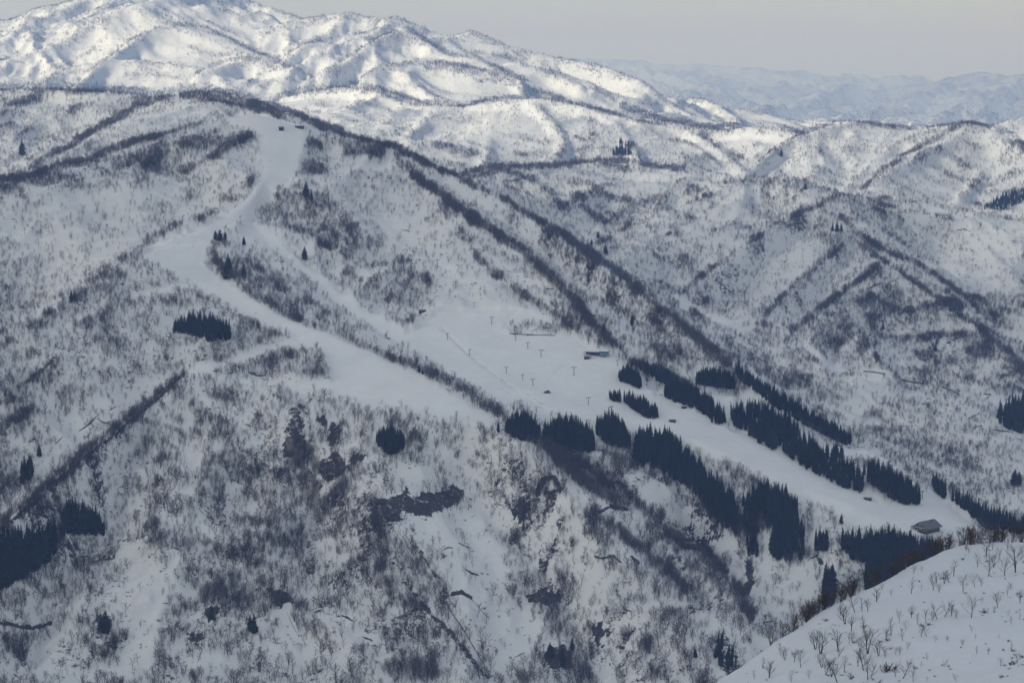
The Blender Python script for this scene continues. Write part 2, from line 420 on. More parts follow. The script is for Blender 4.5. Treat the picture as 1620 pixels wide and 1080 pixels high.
def snow_material(name, bump_scale, bump_dist, micro=True):
    m = bpy.data.materials.new(name); t = NT(m)
    b = t.n('ShaderNodeBsdfPrincipled'); o = t.n('ShaderNodeOutputMaterial')
    g = t.n('ShaderNodeTexCoord').outputs['Object']
    rock = t.n('ShaderNodeAttribute', attribute_name='rock').outputs['Fac']
    soil = t.n('ShaderNodeAttribute', attribute_name='soil').outputs['Fac']
    fine = t.noise(.16, 5, .68, g); mid = t.noise(.035, 4, .6, g); tone = t.noise(.008, 4, .6, g)
    # old snow, a little dirtier in places
    base = t.ramp(tone, [(.32, (.72, .735, .75)), (.68, (.81, .82, .83))])
    pst = t.n('ShaderNodeAttribute', attribute_name='piste').outputs['Fac']
    base = t.mix(t.math('MULTIPLY', pst, .8), base, t.ramp(t.noise(.02, 5, .7, g), [(.35, (.80, .81, .82)), (.62, (.88, .89, .90))]))
    base = t.mix(t.math('MULTIPLY', t.ramp(t.noise(.5, 3, .6, g), [(.55, (0, 0, 0)), (.75, (1, 1, 1))]), .12), base, (.55, .56, .58))
    # bare ground and brush showing through where the snow has slid off
    k = t.math('ADD', rock, t.math('MULTIPLY', t.math('SUBTRACT', fine, .5), 1.7))
    k = t.math('ADD', k, t.math('MULTIPLY', t.math('SUBTRACT', t.noise(.55, 3, .6, g), .5), .9))
    k = t.math('ADD', k, t.math('MULTIPLY', t.math('SUBTRACT', mid, .5), .4))
    kf = t.ramp(k, [(.50, (0, 0, 0)), (.62, (1, 1, 1))])
    bare = t.ramp(t.noise(.3, 4, .7, g), [(.3, (.022, .022, .026)), (.55, (.05, .048, .05)), (.8, (.12, .11, .105))])
    col = t.mix(kf, base, bare)
    k2 = t.math('ADD', soil, t.math('MULTIPLY', t.math('SUBTRACT', fine, .5), 1.2))
    sf = t.ramp(k2, [(.42, (0, 0, 0)), (.8, (.85, .85, .85))])
    col = t.mix(sf, col, (.30, .275, .23))
    t.l(col, b.inputs['Base Color'])
    b.inputs['Roughness'].default_value = .75
    b.inputs['Specular IOR Level'].default_value = .25
    bp = t.n('ShaderNodeBump'); bp.inputs['Strength'].default_value = .8; bp.inputs['Distance'].default_value = bump_dist
    t.l(t.noise(bump_scale, 4, .6, g), bp.inputs['Height']); t.l(bp.outputs[0], b.inputs['Normal'])
    t.l(b.outputs[0], o.inputs[0]); return m
M_SNOW = snow_material('snow', .06, 2.2)
M_SNOW_FAR = snow_material('snow_far', .012, 8)
M_SNOW_HILL = snow_material('snow_hill', .22, .9)

# ------------------------------------------------------------------ foreground hill (its own fan of points)
HILL_LINES = [
 [(900,1290,490),(1000,1190,525),(1100,1098,556),(1180,1050,580),(1245,1005,600),(1300,966,620),(1350,942,640),(1400,915,660),(1460,885,680),(1500,866,690),(1540,857,700),(1580,852,705),(1620,851,705),(1800,872,700)],
 [(1130,1240,440),(1300,1140,460),(1450,1085,440),(1620,1050,440),(1800,1040,440)],
 [(1350,1020,560),(1450,985,570),(1560,950,590),(1700,940,590)],
 [(1180,1300,400),(1400,1220,370),(1620,1180,360),(1850,1150,360)],
]
gh = Grid(.01, .34, 420, 300, 2000, 560)
def _hill_drop(l, dd, dz): # the ground beyond the crest falls away
    out = []
    for px, py, d in l:
        x, y, z = P3(px, py, d); out.append(((x - dd * .22) / (y + dd * .97), y + dd * .97, z - dz))
    return out
_cr = HILL_LINES[0]
_w = [_hill_drop(_cr, 22, 13), _hill_drop(_cr, 90, 62), _hill_drop(_cr, 220, 160), _hill_drop(_cr, 500, 330), [(.0, 1400, -830), (.34, 1500, -800)], [(.0, 1990, -900), (.34, 1990, -900)],
      [(.0, 400, -230), (.0, 900, -620)], [(.01, 300, -140), (.34, 300, -90)]]
gh.H = blur(solve(gh, HILL_LINES, _w), 3)
gh.H = gh.H + (fbm(gh.X / 28, gh.Y / 28, 77, 4) - .5) * 3.0 + (fbm(gh.X / 7, gh.Y / 7, 79, 3) - .5) * .55
gh.S = gh.H / gh.D; gh.px, gh.py = project(gh.U, gh.S)
gh.vis = gh.S >= np.maximum.accumulate(gh.S, 0) - 1e-9

def grid_mesh(g, name, mat, rock=None, soil=None):
    V = np.stack([g.X, g.Y, g.H], -1).reshape(-1, 3)
    idx = np.arange(g.nu * g.nd, dtype=np.int32).reshape(g.nd, g.nu)
    Fq = np.stack([idx[:-1, :-1], idx[:-1, 1:], idx[1:, 1:], idx[1:, :-1]], -1).reshape(-1, 4)
    me = mesh_np(name, V, Fq)
    attr(me, 'rock', np.zeros(V.shape[0]) if rock is None else rock); attr(me, 'soil', np.zeros(V.shape[0]) if soil is None else soil)
    o = link(name, me, None, mat); o['kind'] = 'structure'
    return o
# ------------------------------------------------------------------ tree cover of the slopes
# (points in photo pixels, half width in photo pixels, share of ground under crowns)
BANDS = [
 ([(0,138),(47,138),(83,138),(140,143),(187,145),(233,148),(280,145),(333,143),(367,147),(413,163),(467,180),(513,203),(540,210)],7,.97),
 ([(290,152),(330,155),(360,160),(400,170),(440,180)],9,.92),
 ([(0,180),(27,165),(67,155)],7,.75),
 ([(50,267),(83,247),(117,230),(140,213),(187,187),(217,170),(267,155)],6,.92),
 ([(0,286),(40,282),(83,267),(133,257),(180,238),(233,222),(277,207),(333,188),(367,180)],6,.95),
 ([(337,253),(367,230),(400,217),(413,200)],8,.9), ([(398,296),(404,278)],8,.8), ([(352,322),(366,318)],8,.8),
 ([(240,350),(300,310),(320,287)],11,.42), ([(318,348),(340,335)],6,.8), ([(417,310),(443,295)],4,1.0),
 ([(540,213),(593,224),(640,240),(690,267),(740,290),(790,312),(840,342),(873,362),(907,388),(967,424),(1007,460),(1060,500),(1100,535),(1150,575)],8,.97),
 ([(650,277),(700,310),(727,333),(767,360),(823,397),(873,443),(923,493),(957,533),(983,557)],9,.97),
 ([(623,250),(680,300),(720,330)],9,.7), ([(957,440),(1007,470),(1040,520),(1080,560)],9,.75), ([(800,335),(860,380),(910,420),(960,470),(1010,520),(1060,570)],14,.6),
 ([(727,360),(767,427),(807,455),(857,490),(907,517),(940,540)],8,.75), ([(700,330),(740,375)],9,.5),
 ([(335,385),(345,420),(390,465),(440,495),(480,515),(540,532),(600,562),(660,587),(720,612),(790,655)],7,.88),
 ([(700,600),(740,625),(780,650),(800,670)],9,.85), ([(1000,575),(1060,600),(1100,625)],8,.9),
 # far ridges
 ([(440,153),(500,138),(560,133),(613,145),(667,163),(700,165),(733,170),(760,162),(780,157),(840,154),(873,158),(907,163),(957,177),(1007,193),(1053,198)],3.2,.97),
 ([(607,110),(670,98),(727,103),(773,115),(833,128)],2.5,.8), ([(760,130),(800,130),(840,143),(893,158)],4,.97), ([(983,168),(1023,180),(1053,191),(1090,196)],5,1.0),
 ([(780,87),(857,103),(923,133),(973,160),(1060,170)],3,.6), ([(733,278),(767,267),(813,265),(873,265),(940,255),(990,256),(1040,267),(1080,267)],5,.95),
 ([(747,283),(790,271),(840,283)],5,.7), ([(887,330),(923,310),(973,290)],5,.8), ([(957,353),(990,337),(1040,313),(1080,287)],5,.8), ([(930,393),(980,370),(1000,352)],5,.8),
 ([(703,250),(740,237),(767,253)],5,.55), ([(933,190),(940,217),(917,250)],8,.5), ([(640,205),(620,215),(600,210)],4,.5),
 ([(1080,197),(1130,203),(1180,195),(1230,202),(1273,210),(1313,197),(1347,190),(1397,200),(1437,202),(1470,197),(1523,194),(1573,202),(1600,213),(1620,230)],4,.97),
 ([(1110,213),(1130,227),(1173,253)],5,.7), ([(1273,212),(1237,233)],4,.7), ([(1523,197),(1480,223),(1447,237),(1407,263),(1363,300)],5,.8), ([(1590,210),(1620,240)],8,.7),
 ([(0,98),(30,82),(60,66),(100,55),(135,30),(175,14),(215,8),(260,25),(285,38)],2,.7), ([(70,132),(100,107),(140,85),(170,60)],2.5,.7), ([(115,132),(165,95),(210,62),(260,43)],2.5,.8), ([(260,43),(300,40),(330,46),(370,66),(415,86),(450,103)],3.5,.88),
 ([(310,117),(340,101),(380,93),(430,98),(450,106)],2.5,.8), ([(385,136),(430,112),(460,106),(490,118),(502,132)],2.5,.8), ([(450,90),(480,70),(530,62),(580,52),(635,38)],2,.7), ([(415,62),(430,46),(450,56),(460,75)],2.5,.7),
 ([(505,117),(540,100),(575,75),(610,55),(640,45)],2.5,.75), ([(570,125),(600,107),(660,97),(725,105),(780,117),(810,127)],2.5,.8), ([(645,45),(675,65),(710,85),(750,90),(780,105),(830,126)],3,.85), ([(455,40),(500,26),(560,20)],2,.4), ([(640,28),(690,46),(720,54)],2.5,.6), ([(760,55),(800,67),(850,80),(900,90),(950,100),(1000,120),(1050,152)],2,.55),
 ([(1095,150),(1135,163),(1170,190)],4,.6), ([(1310,125),(1350,128),(1420,129)],3,.5),
 # right middle mountain
 ([(1080,467),(1113,437),(1153,407),(1190,383),(1223,360),(1260,340),(1300,325)],4,.86), ([(1207,515),(1220,490),(1247,463),(1280,433),(1313,407),(1330,393)],6,.88),
 ([(1250,530),(1280,503),(1313,480),(1347,453),(1390,420)],5,.88), ([(1330,345),(1347,363),(1380,387),(1413,403),(1447,417),(1480,437),(1513,460),(1547,490)],4.5,.88),
 ([(1380,405),(1430,435),(1463,460),(1497,483),(1530,507),(1553,523),(1580,547),(1620,583),(1680,640)],5.5,.92), ([(1360,380),(1390,420),(1420,470)],14,.55), ([(1110,285),(1105,305)],6,.7),
 ([(1200,375),(1270,335),(1330,310)],4,.6), ([(1390,326),(1420,330)],4,.9), ([(1100,275),(1160,290),(1250,290)],3,.7),
 # left of the ski mountain
 ([(210,403),(240,383),(283,360)],7,.7), ([(133,450),(183,423),(217,403)],10,.6), ([(0,557),(33,533),(67,512),(100,487),(133,462)],9,.68),
 ([(-20,850),(0,833),(33,807),(67,780),(100,747),(133,718),(187,680),(227,643),(290,592)],6,.98), ([(30,625),(60,600),(100,565)],8,.6), ([(0,690),(30,660),(60,640)],10,.7), ([(100,560),(160,500),(200,470)],12,.5),
 # near face
 ([(830,690),(880,723),(913,758),(947,780),(985,803)],11,.97), ([(883,712),(930,742),(963,768),(1023,807),(1057,847),(1080,862)],11,.97), ([(940,812),(990,853),(1023,880),(1060,910),(1085,935)],11,.93),
 ([(1080,866),(1113,877),(1147,917),(1173,947),(1193,977)],11,.97), ([(1040,880),(1080,930),(1140,980),(1190,1000)],10,.75), ([(590,800),(605,850),(600,900)],12,.9),
]
AREAS = [  # (outline, cover) later ones win
 ([(-50,285),(130,262),(260,225),(420,195),(415,215),(345,255),(250,290),(100,310),(-50,315)],.55),
 ([(480,220),(500,225),(530,255),(520,280),(470,300),(448,290),(460,265),(490,250)],.78),
 ([(385,332),(430,312),(480,300),(520,310),(560,350),(580,410),(540,410),(470,370),(430,350)],.8),
 ([(540,222),(600,232),(608,250),(570,255),(540,240)],.8),
 ([(540,370),(600,390),(680,440),(710,480),(650,500),(600,490),(545,450)],.6),
 ([(600,400),(690,470),(640,500),(560,440)],.55),
 ([(330,370),(400,400),(470,460),(520,500),(500,525),(440,495),(380,455),(340,430)],.72),
 ([(560,250),(700,320),(760,420),(700,430),(640,350)],.22),
 ([(335,590),(345,565),(400,562),(470,545),(500,550),(520,580),(525,607),(470,607),(400,598)],.62),
 ([(275,602),(300,594),(390,605),(385,660),(330,700),(270,690)],.7),
 ([(300,462),(330,455),(370,480),(430,525),(440,545),(400,520),(340,490)],.58),
 ([(215,700),(300,690),(300,790),(240,800)],.72), ([(290,860),(420,850),(425,900),(330,930)],.72), ([(-20,1000),(40,1000),(60,1090),(-20,1090)],.8), ([(100,980),(190,960),(190,1060),(90,1050)],.72),
 ([(280,930),(410,920),(420,970),(290,970)],.8), ([(330,760),(420,740),(440,860),(350,880)],.62), ([(400,620),(460,630),(470,700),(420,720)],.62), ([(270,960),(380,1000),(420,1080),(260,1090)],.68),
 ([(590,840),(640,890),(640,920),(700,990),(770,1075),(590,1085),(600,1000)],.8), ([(800,830),(870,840),(905,930),(830,945)],.66), ([(850,930),(930,930),(945,1085),(850,1085)],.66),
 ([(630,650),(720,660),(740,700),(640,700)],.6), ([(560,930),(600,900),(600,1085),(480,1085)],.62), ([(960,960),(1080,960),(1130,1085),(985,1085)],.6),
 ([(1475,560),(1560,540),(1630,590),(1630,625),(1480,610)],.7), ([(1470,640),(1560,640),(1580,700),(1440,760),(1420,720)],.62), ([(1150,480),(1260,470),(1250,550),(1170,530)],.5),
 ([(1270,500),(1400,500),(1370,580),(1290,560)],.62), ([(1140,530),(1290,560),(1240,620),(1180,590)],.6), ([(1400,620),(1460,640),(1440,740),(1330,690)],.5),
 # open snow
 ([(190,860),(240,850),(245,930),(260,1000),(215,1085),(175,1085),(200,1000),(180,930)],.08), ([(420,970),(440,960),(475,1000),(475,1060),(455,1030)],.02), ([(310,830),(345,830),(345,860),(320,860)],.05),
 ([(360,765),(390,770),(385,795),(360,790)],.05), ([(630,835),(660,830),(730,800),(800,790),(835,840),(800,860),(805,940),(850,1000),(840,1040),(800,1085),(790,1085),(720,960),(690,900)],.07),
 ([(880,780),(950,890),(960,1000),(985,1085),(945,1085),(930,980),(895,880)],.1), ([(620,740),(690,735),(700,765),(640,775)],.05), ([(1180,880),(1280,905),(1280,960),(1195,960)],.22),
 ([(970,750),(1010,760),(1060,780),(1100,830),(1060,830),(1000,790)],.12), ([(1090,860),(1160,850),(1170,880),(1120,885)],.02), ([(1330,665),(1360,590),(1405,602),(1350,690)],.08),
 ([(1420,340),(1620,355),(1620,460),(1540,470),(1480,420)],.09), ([(1120,290),(1200,300),(1180,350),(1130,360)],.1), ([(1330,395),(1380,400),(1330,440),(1290,450)],.15), ([(1230,400),(1290,380),(1260,430),(1200,470)],.2),
 ([(1000,270),(1075,272),(1060,300),(1000,320)],.1), ([(40,300),(340,290),(330,330),(190,400),(60,430),(20,380)],.13), ([(90,260),(230,230),(330,195),(340,170),(260,185),(150,230)],.22), ([(110,640),(200,600),(280,600),(200,650),(90,730)],.16),
 ([(700,340),(760,400),(840,450),(900,510),(840,490),(720,480),(700,430)],.1), ([(600,330),(680,360),(760,430),(850,488),(700,488),(690,450),(640,400)],.12),
 ([(800,510),(880,510),(885,528),(815,528)],.45),
]
def strips(g, base):
    wob = 9 * np.clip(2600 / g.D, .3, 1); wx = (fbm(g.U * 150, g.Wm * 150, 201, 3) - .5) * 2; wy = (fbm(g.U * 150, g.Wm * 150, 205, 3) - .5) * 2
    g.qx, g.qy = g.px + wx * wob * 2.2, g.py + wy * wob * 1.6
    bn = fbm(g.U * 110, g.Wm * 110, 221, 3); bm = fbm(g.U * 420, g.Wm * 420, 225, 2)
    T = base.copy(); px, py, vis, D = g.qx, g.qy, g.vis, g.D
    def box(pts, w):
        a = np.array(pts, float); return vis & (px > a[:, 0].min() - w) & (px < a[:, 0].max() + w) & (py > a[:, 1].min() - w) & (py < a[:, 1].max() + w)
    def depth(pts):
        h = [hit(*p) for p in pts]; h = [q[1] for q in h if q]
        return (min(h), max(h)) if h else (0, 1)
    def near_depth(pts, w):
        out = []
        for x, y in pts:
            h = [hit(x, y + o * w) for o in (.2, .6, 1.1)]; h = [q[1] for q in h if q]
            if h: out.append(min(h))
        return (min(out), max(out)) if out else (0, 1)
    for poly, t in AREAS:
        m = box(poly, 2); a, b = depth([(sum(p[0] for p in poly) / len(poly), sum(p[1] for p in poly) / len(poly))] + poly)
        k = np.nonzero(m); mm = inpoly(px[k], py[k], poly)
        T[k[0][mm], k[1][mm]] = t * (.84 if t > .6 and max(p[1] for p in poly) > 640 else 1)
    for pts, w, t in BANDS:
        m = box(pts, w * 1.6); a, b = near_depth(pts, w); m &= (D > a * .93) & (D < b * 1.07)
        k = np.nonzero(m); c = min(.55, w / 18); dd = dist_line(c * px[k] + (1 - c) * g.px[k], c * py[k] + (1 - c) * g.py[k], pts)
        dd = dd / (.5 + .6 * bn[k] + .45 * bm[k]); T[k] = np.maximum(T[k], t * np.clip(1.5 - dd / w, 0, 1))
    return T
def base_cover(g):
    D, px, py = g.D, g.px, g.py
    b = np.where(D < 2700, .49, np.where(D < 3100, .40, np.where(D < 3300, .31, .21)))
    b = np.where((D > 3300) & (px > 700) & (D < 4700), .33, b); b = np.where((D > 3000) & (D < 3900) & (px > 880) & (py > 470), .44, b)
    b = np.where((D > 2650) & (px < 330) & (D < 3200), .40, b); b = np.where((D >= 3900) & (px < 700), .26, b)
    b = np.where(D >= 4900, .25, b); b = np.where(D >= 5900, .14, b); b = np.where(D >= 7400, .06, b); b = np.where(D > 9400, .1, b)
    return blur(b, 6)
def crests(g):
    """trees keep to the tops of the small ridges, where avalanches do not reach"""
    n = 5 if g.D.max() < 6000 else 3
    c = (g.H - blur(g.H, n * 3)) / g.D * F          # how far a point stands out, in photo pixels
    return np.clip(c / np.interp(g.D, [2000, 5000, 9000], [5., 3., 2.6]), -1, 1)
def cover(g):
    T0_ = base_cover(g); cc = crests(g); amt = np.interp(g.D, [2000, 4000, 6000, 9000], [.32, .45, .6, .6])
    T = strips(g, np.clip(T0_ * (1 + 1.4 * amt * cc) + np.clip(cc - .25, 0, .5) * amt * .9, 0, .9)); n = fbm(g.U * 170, g.Wm * 130, 61, 3); n2 = fbm(g.U * 40, g.Wm * 46, 63, 3)
    mod = np.clip(.60 + 1.5 * (n - .5) + 1.1 * (n2 - .5) + .07 * g.run, 0.1, 1.2) * 1.55
    strong = np.clip((T - .7) / .25, 0, 1)
    Te = T * (mod * (1 - strong) + strong * (.56 + .5 * mod / 1.55))
    Te = Te * (1 - np.clip(g.piste * 1.7, 0, 1))
    g.strong = strong
    return np.clip(Te, 0, .97)
TN, TF = cover(gn), cover(gf)
print('cover', round(time.time() - T0, 1))

# bare ground, brush and cliffs showing through (photo pixels, half width, strength)
ROCKS = [([(0,838),(33,812),(67,785),(100,752),(133,723),(187,685),(227,648),(285,598)],3.5,.8),([(40,700),(60,690)],3,.6),([(585,790),(610,830)],12,.6), ([(470,650),(465,700),(480,715)],12,.75),  ([(850,778),(862,755),(875,757),(888,775)],4,1.0), ([(43,603),(87,567)],4,.66), ([(230,640),(290,592)],4.5,.7), ([(1080,862),(1120,868),(1145,905)],5,1.0), ([(1070,852),(1120,856),(1140,846)],2.5,1.0),
 ([(1185,890),(1190,920),(1178,935)],5,.9), ([(950,810),(965,800),(990,805)],4,.9), ([(300,1000),(340,960),(380,965)],10,.5), ([(150,1000),(190,1010),(140,1040)],14,.5),
 ([(0,985),(30,990),(55,992),(80,985)],3,1.0), ([(1470,555),(1485,535)],4,.62), ([(1495,545),(1528,528)],4,.6), ([(1400,455),(1420,440)],3,.6), ([(1255,312),(1275,295)],4,.55), ([(1115,290),(1150,295)],3,.55), ([(1215,285),(1260,285)],3,.5),
 ([(715,940),(730,935),(745,945)],3,1.0), ([(1140,1015),(1160,1060)],12,.7), ([(1280,880),(1295,880),(1300,890)],3,.9), ([(520,770),(500,830),(490,900)],9,.5), ([(545,790),(530,820)],8,.6), ([(390,690),(470,760)],5,.35), ([(600,860),(650,900)],9,.5),
 ([(640,920),(690,980),(720,1010),(770,1070)],4,.8), ([(650,850),(690,910),(720,960)],3,.6), ([(1000,880),(1010,890)],3,.8), ([(355,570),(400,590),(420,592)],3,.6)]
CLIFFS = [[(450,695),(465,685),(480,690),(492,720),(470,715),(452,730)],[(515,700),(522,675),(540,668),(541,690),(525,707)],[(502,655),(515,652),(522,672),(512,675)],[(510,725),(530,710),(548,730),(542,750),(520,760),(505,745)],[(548,732),(560,717),(577,717),(575,730)],
 [(600,790),(630,785),(640,765),(650,785),(700,775),(725,766),(734,785),(720,800),(675,817),(632,810),(645,827),(620,826),(605,812)],[(520,790),(537,780),(535,800)],[(420,930),(440,933),(472,955),(440,962)],[(325,960),(345,960),(345,980),(327,982)],
 [(830,940),(860,932),(890,936),(893,950),(860,957),(837,953)],[(860,1047),(873,1020),(890,1017),(907,1030),(903,1060),(873,1057)],[(937,987),(957,985),(953,1020),(943,1023)],[(300,1003),(318,998),(325,1012),(306,1016)],[(150,975),(172,968),(178,992),(158,1000)]]
SOILS = [([(450,225),(452,260),(440,290),(400,325)],1.3,.2),([(250,402),(300,420),(350,455),(420,500),(520,540),(640,590)],1.3,.2),([(520,545),(600,590),(700,640)],1.3,.22),([(600,490),(660,540),(730,580),(800,610)],1.3,.2),([(1000,610),(1060,650),(1150,700),(1240,745)],1.3,.24),([(1260,720),(1340,760),(1430,800)],1.3,.22),([(1300,790),(1400,820),(1500,835)],1.5,.24),([(640,598),(690,625),(760,655)],1.6,.3),([(540,560),(620,590),(700,635)],1.6,.26),([(330,395),(360,450),(440,515)],1.6,.22),([(900,570),(960,620),(1060,680),(1200,740)],1.6,.28),([(1100,690),(1220,750),(1400,815)],1.6,.3),([(420,230),(430,290),(370,345)],1.5,.2),([(760,520),(830,580),(920,640)],1.5,.28),([(490,790),(480,750),(470,720),(455,700)],9,.8), ([(495,800),(500,740),(490,700)],5,.8), ([(500,790),(505,830)],6,.6), ([(785,612),(840,640),(880,655)],2.5,.36), ([(690,515),(740,560),(800,605),(860,640)],2,.45), ([(1140,725),(1175,740)],4,.4), ([(630,840),(690,930)],3,.6), ([(650,830),(690,900)],2.5,.5)]
def paint(g, strokes, base):
    R = base.copy(); px = g.px + (fbm(g.U * 260, g.Wm * 260, 211, 4) - .5) * 26; py = g.py + (fbm(g.U * 260, g.Wm * 260, 215, 4) - .5) * 22
    for pts, w, t in strokes:
        a = np.array(pts, float); m = g.vis & (g.px > a[:, 0].min() - 2 * w) & (g.px < a[:, 0].max() + 2 * w) & (g.py > a[:, 1].min() - 2 * w) & (g.py < a[:, 1].max() + 2 * w)
        h = [hit(*p) for p in pts]; h = [q[1] for q in h if q]
        if not h: continue
        m &= (g.D > min(h) * .93) & (g.D < max(h) * 1.07)
        k = np.nonzero(m); 
        mx = np.clip((w - 2) / 6, .15, 1)
        R[k] = np.maximum(R[k], t * .9 * np.clip(1.7 - dist_line(px[k] * mx + g.px[k] * (1 - mx), py[k] * mx + g.py[k] * (1 - mx), pts) / (w * .95), 0, 1))
    return R
def steep(g):
    gy, gx = np.gradient(g.H); gx = gx / (g.u[1] - g.u[0]) / g.D; gy = gy / (g.w[1] - g.w[0]) / g.D
    return np.hypot(gx, gy)
def rocks(g, T):
    st = steep(g)
    r = np.clip((st - .75) * .35, 0, .25) + .18 * np.clip(T - .35, 0, .5)
    r += .10 * np.clip((2750 - g.D) / 300, 0, 1) * np.clip(T * 2, 0, 1)
    pn_ = fbm(g.U * 60, g.Wm * 60, 401, 4); r += np.clip((pn_ - .58) * 3.0, 0, .34) * np.clip((3000 - g.D) / 400, 0, 1) * (T > .12)
    pn_ = fbm(g.U * 75, g.Wm * 75, 405, 4); r += np.clip((pn_ - .6) * 3, 0, .3) * ((g.px > 900) & (g.D > 2900) & (g.D < 4300)) * (T > .12)
    r *= (1 - g.piste)
    r = paint(g, ROCKS, r); px = g.px + (fbm(g.U * 330, g.Wm * 330, 611, 4) - .5) * 17; py = g.py + (fbm(g.U * 330, g.Wm * 330, 615, 4) - .5) * 15
    for c in CLIFFS:
        a = np.array(c, float); m = g.vis & (px > a[:, 0].min()) & (px < a[:, 0].max()) & (py > a[:, 1].min()) & (py < a[:, 1].max()) & (g.D < 2900)
        k = np.nonzero(m); q = inpoly(px[k], py[k], c); r[k[0][q], k[1][q]] = .82
    return np.clip(r, 0, 1.0)
RN, RF = rocks(gn, TN), rocks(gf, TF) * .6
_fw = fbm(gf.X / 330, gf.Y / 600, 431, 4)      # woods of the far ranges, too far for single trees
RF = np.maximum(RF, np.clip((_fw - .40) * 2.4, 0, .44) * np.clip((gf.D - 9600) / 1500, 0, 1))
SN = 1.25 * paint(gn, SOILS, np.zeros(gn.H.shape))
attr(grid_mesh(gn, 'ski_mountain', M_SNOW, RN, SN).data, 'piste', gn.piste); grid_mesh(gf, 'mountains', M_SNOW_FAR, RF)
grid_mesh(gh, 'hill', M_SNOW_HILL)
print('terrain meshes', round(time.time() - T0, 1))

# ------------------------------------------------------------------ trees
def bark(name, lo, hi, scale=2.0):
    m = bpy.data.materials.new(name); t = NT(m); b = t.n('ShaderNodeBsdfPrincipled'); o = t.n('ShaderNodeOutputMaterial')
    r = t.n('ShaderNodeObjectInfo').outputs['Random']; f = t.noise(scale, 3, .6, t.n('ShaderNodeTexCoord').outputs['Object'])
    k = t.math('ADD', t.math('MULTIPLY', r, .6), t.math('MULTIPLY', f, .4))
    t.l(t.ramp(k, [(.15, lo), (.85, hi)]), b.inputs['Base Color']); b.inputs['Roughness'].default_value = .9; b.inputs['Specular IOR Level'].default_value = .15
    t.l(b.outputs[0], o.inputs[0]); return m
M_BARK = bark('bark', (.050, .046, .047), (.10, .092, .09)); M_TWIG = bark('twig', (.085, .076, .080), (.155, .14, .14)); M_RED = bark('red_twig', (.060, .040, .035), (.11, .075, .062))
M_CEDAR = bark('cedar_foliage', (.010, .017, .014), (.024, .034, .024), 1.2); M_CEDAR_TRUNK = bark('cedar_bark', (.05, .035, .03), (.08, .06, .05))

def tube(V, Fs, pts, rad, sides):
    """tapered tube along points, closed at the end"""
    base = len(V); n = len(pts)
    for k, p in enumerate(pts):
        d = (pts[min(k + 1, n - 1)] - pts[max(k - 1, 0)]).normalized()
        a = d.orthogonal().normalized(); b = d.cross(a)
        for s in range(sides):
            th = 2 * math.pi * s / sides; V.append(p + (a * math.cos(th) + b * math.sin(th)) * rad[k])
    for k in range(n - 1):
        for s in range(sides):
            i = base + k * sides; j = (s + 1) % sides
            Fs.append((i + s, i + j, i + sides + j, i + sides + s))

def make_bare(seed, h, spread, stems=1, lean=0, limbs=7, twigs=6, sub=3, tw=.05, sides=4):
    """winter tree: (trunk mesh with the limbs, crown mesh of branches and twigs)"""
    r = random.Random(seed); V, Fs, V2, F2 = [], [], [], []
    def twig(p, d, L, w):
        a = d.orthogonal().normalized() * w; a.rotate(Matrix.Rotation(r.random() * 6.28, 3, d))
        m_ = p + d * L * .5 + Vector((r.uniform(-.1, .1), r.uniform(-.1, .1), r.uniform(0, .08))) * L; e = p + d * L + Vector((0, 0, .06 * L))
        i = len(V2); V2.extend([p - a, p + a, m_ + a * .8, m_ - a * .8, e]); F2.append((i, i + 1, i + 2, i + 3)); F2.append((i + 3, i + 2, i + 4))
    for st in range(stems):
        ang = r.random() * 6.28; le = lean if stems == 1 else .22
        p = Vector((0, 0, -.6)) ; d = Vector((math.cos(ang) * le, math.sin(ang) * le, 1)).normalized()
        pts, rad = [p.copy()], [.021 * h]
        for k in range(5):
            d = (d + Vector((r.uniform(-.14, .14), r.uniform(-.14, .14), .1))).normalized(); p = p + d * (h * .86 + .6) / 5
            pts.append(p.copy()); rad.append(.021 * h * (1 - (k + 1) / 5.6) ** 1.1 + .004 * h)
        tube(V, Fs, pts, rad, sides)
        for l in range(limbs):
            t = .26 + .70 * (l + r.random() * .6) / limbs; k = min(int(t * 5), 4); b = pts[k].lerp(pts[k + 1], t * 5 - k)
            az = l * 2.4 + r.uniform(-.5, .5); up = .55 + .7 * t + r.uniform(-.15, .25)
            dd = Vector((math.cos(az), math.sin(az), up)).normalized(); L = h * spread * (1.02 - .62 * abs(t - .45)) * r.uniform(.75, 1.15) * (.62 if t > .8 else .8)
            lp = [b, b + dd * L * .5 + Vector((0, 0, .03 * L)), b + dd * L + Vector((r.uniform(-.1, .1), r.uniform(-.1, .1), .16)) * L]
            tube(V, Fs, lp, [.0095 * h, .006 * h, .0025 * h], 3)
            for q in range(twigs):
                s = .25 + .75 * (q + r.random()) / twigs; c = lp[0].lerp(lp[1], s * 2) if s < .5 else lp[1].lerp(lp[2], s * 2 - 1)
                dv = (dd + Vector((r.uniform(-1, 1), r.uniform(-1, 1), r.uniform(-.2, .9))) * .8).normalized(); TL = L * r.uniform(.35, .65)
                twig(c, dv, TL, tw)
                for z in range(sub):
                    dz = (dv + Vector((r.uniform(-1, 1), r.uniform(-1, 1), r.uniform(-.3, .8))) * .75).normalized()
                    twig(c + dv * TL * r.uniform(.3, .95), dz, TL * r.uniform(.45, .8), tw * .7)
    def mk(nm, v, f):
        me = bpy.data.meshes.new(nm); me.from_pydata([tuple(x) for x in v], [], f); me.update(); return me
    return mk('trunk', V, Fs), mk('crown', V2, F2)

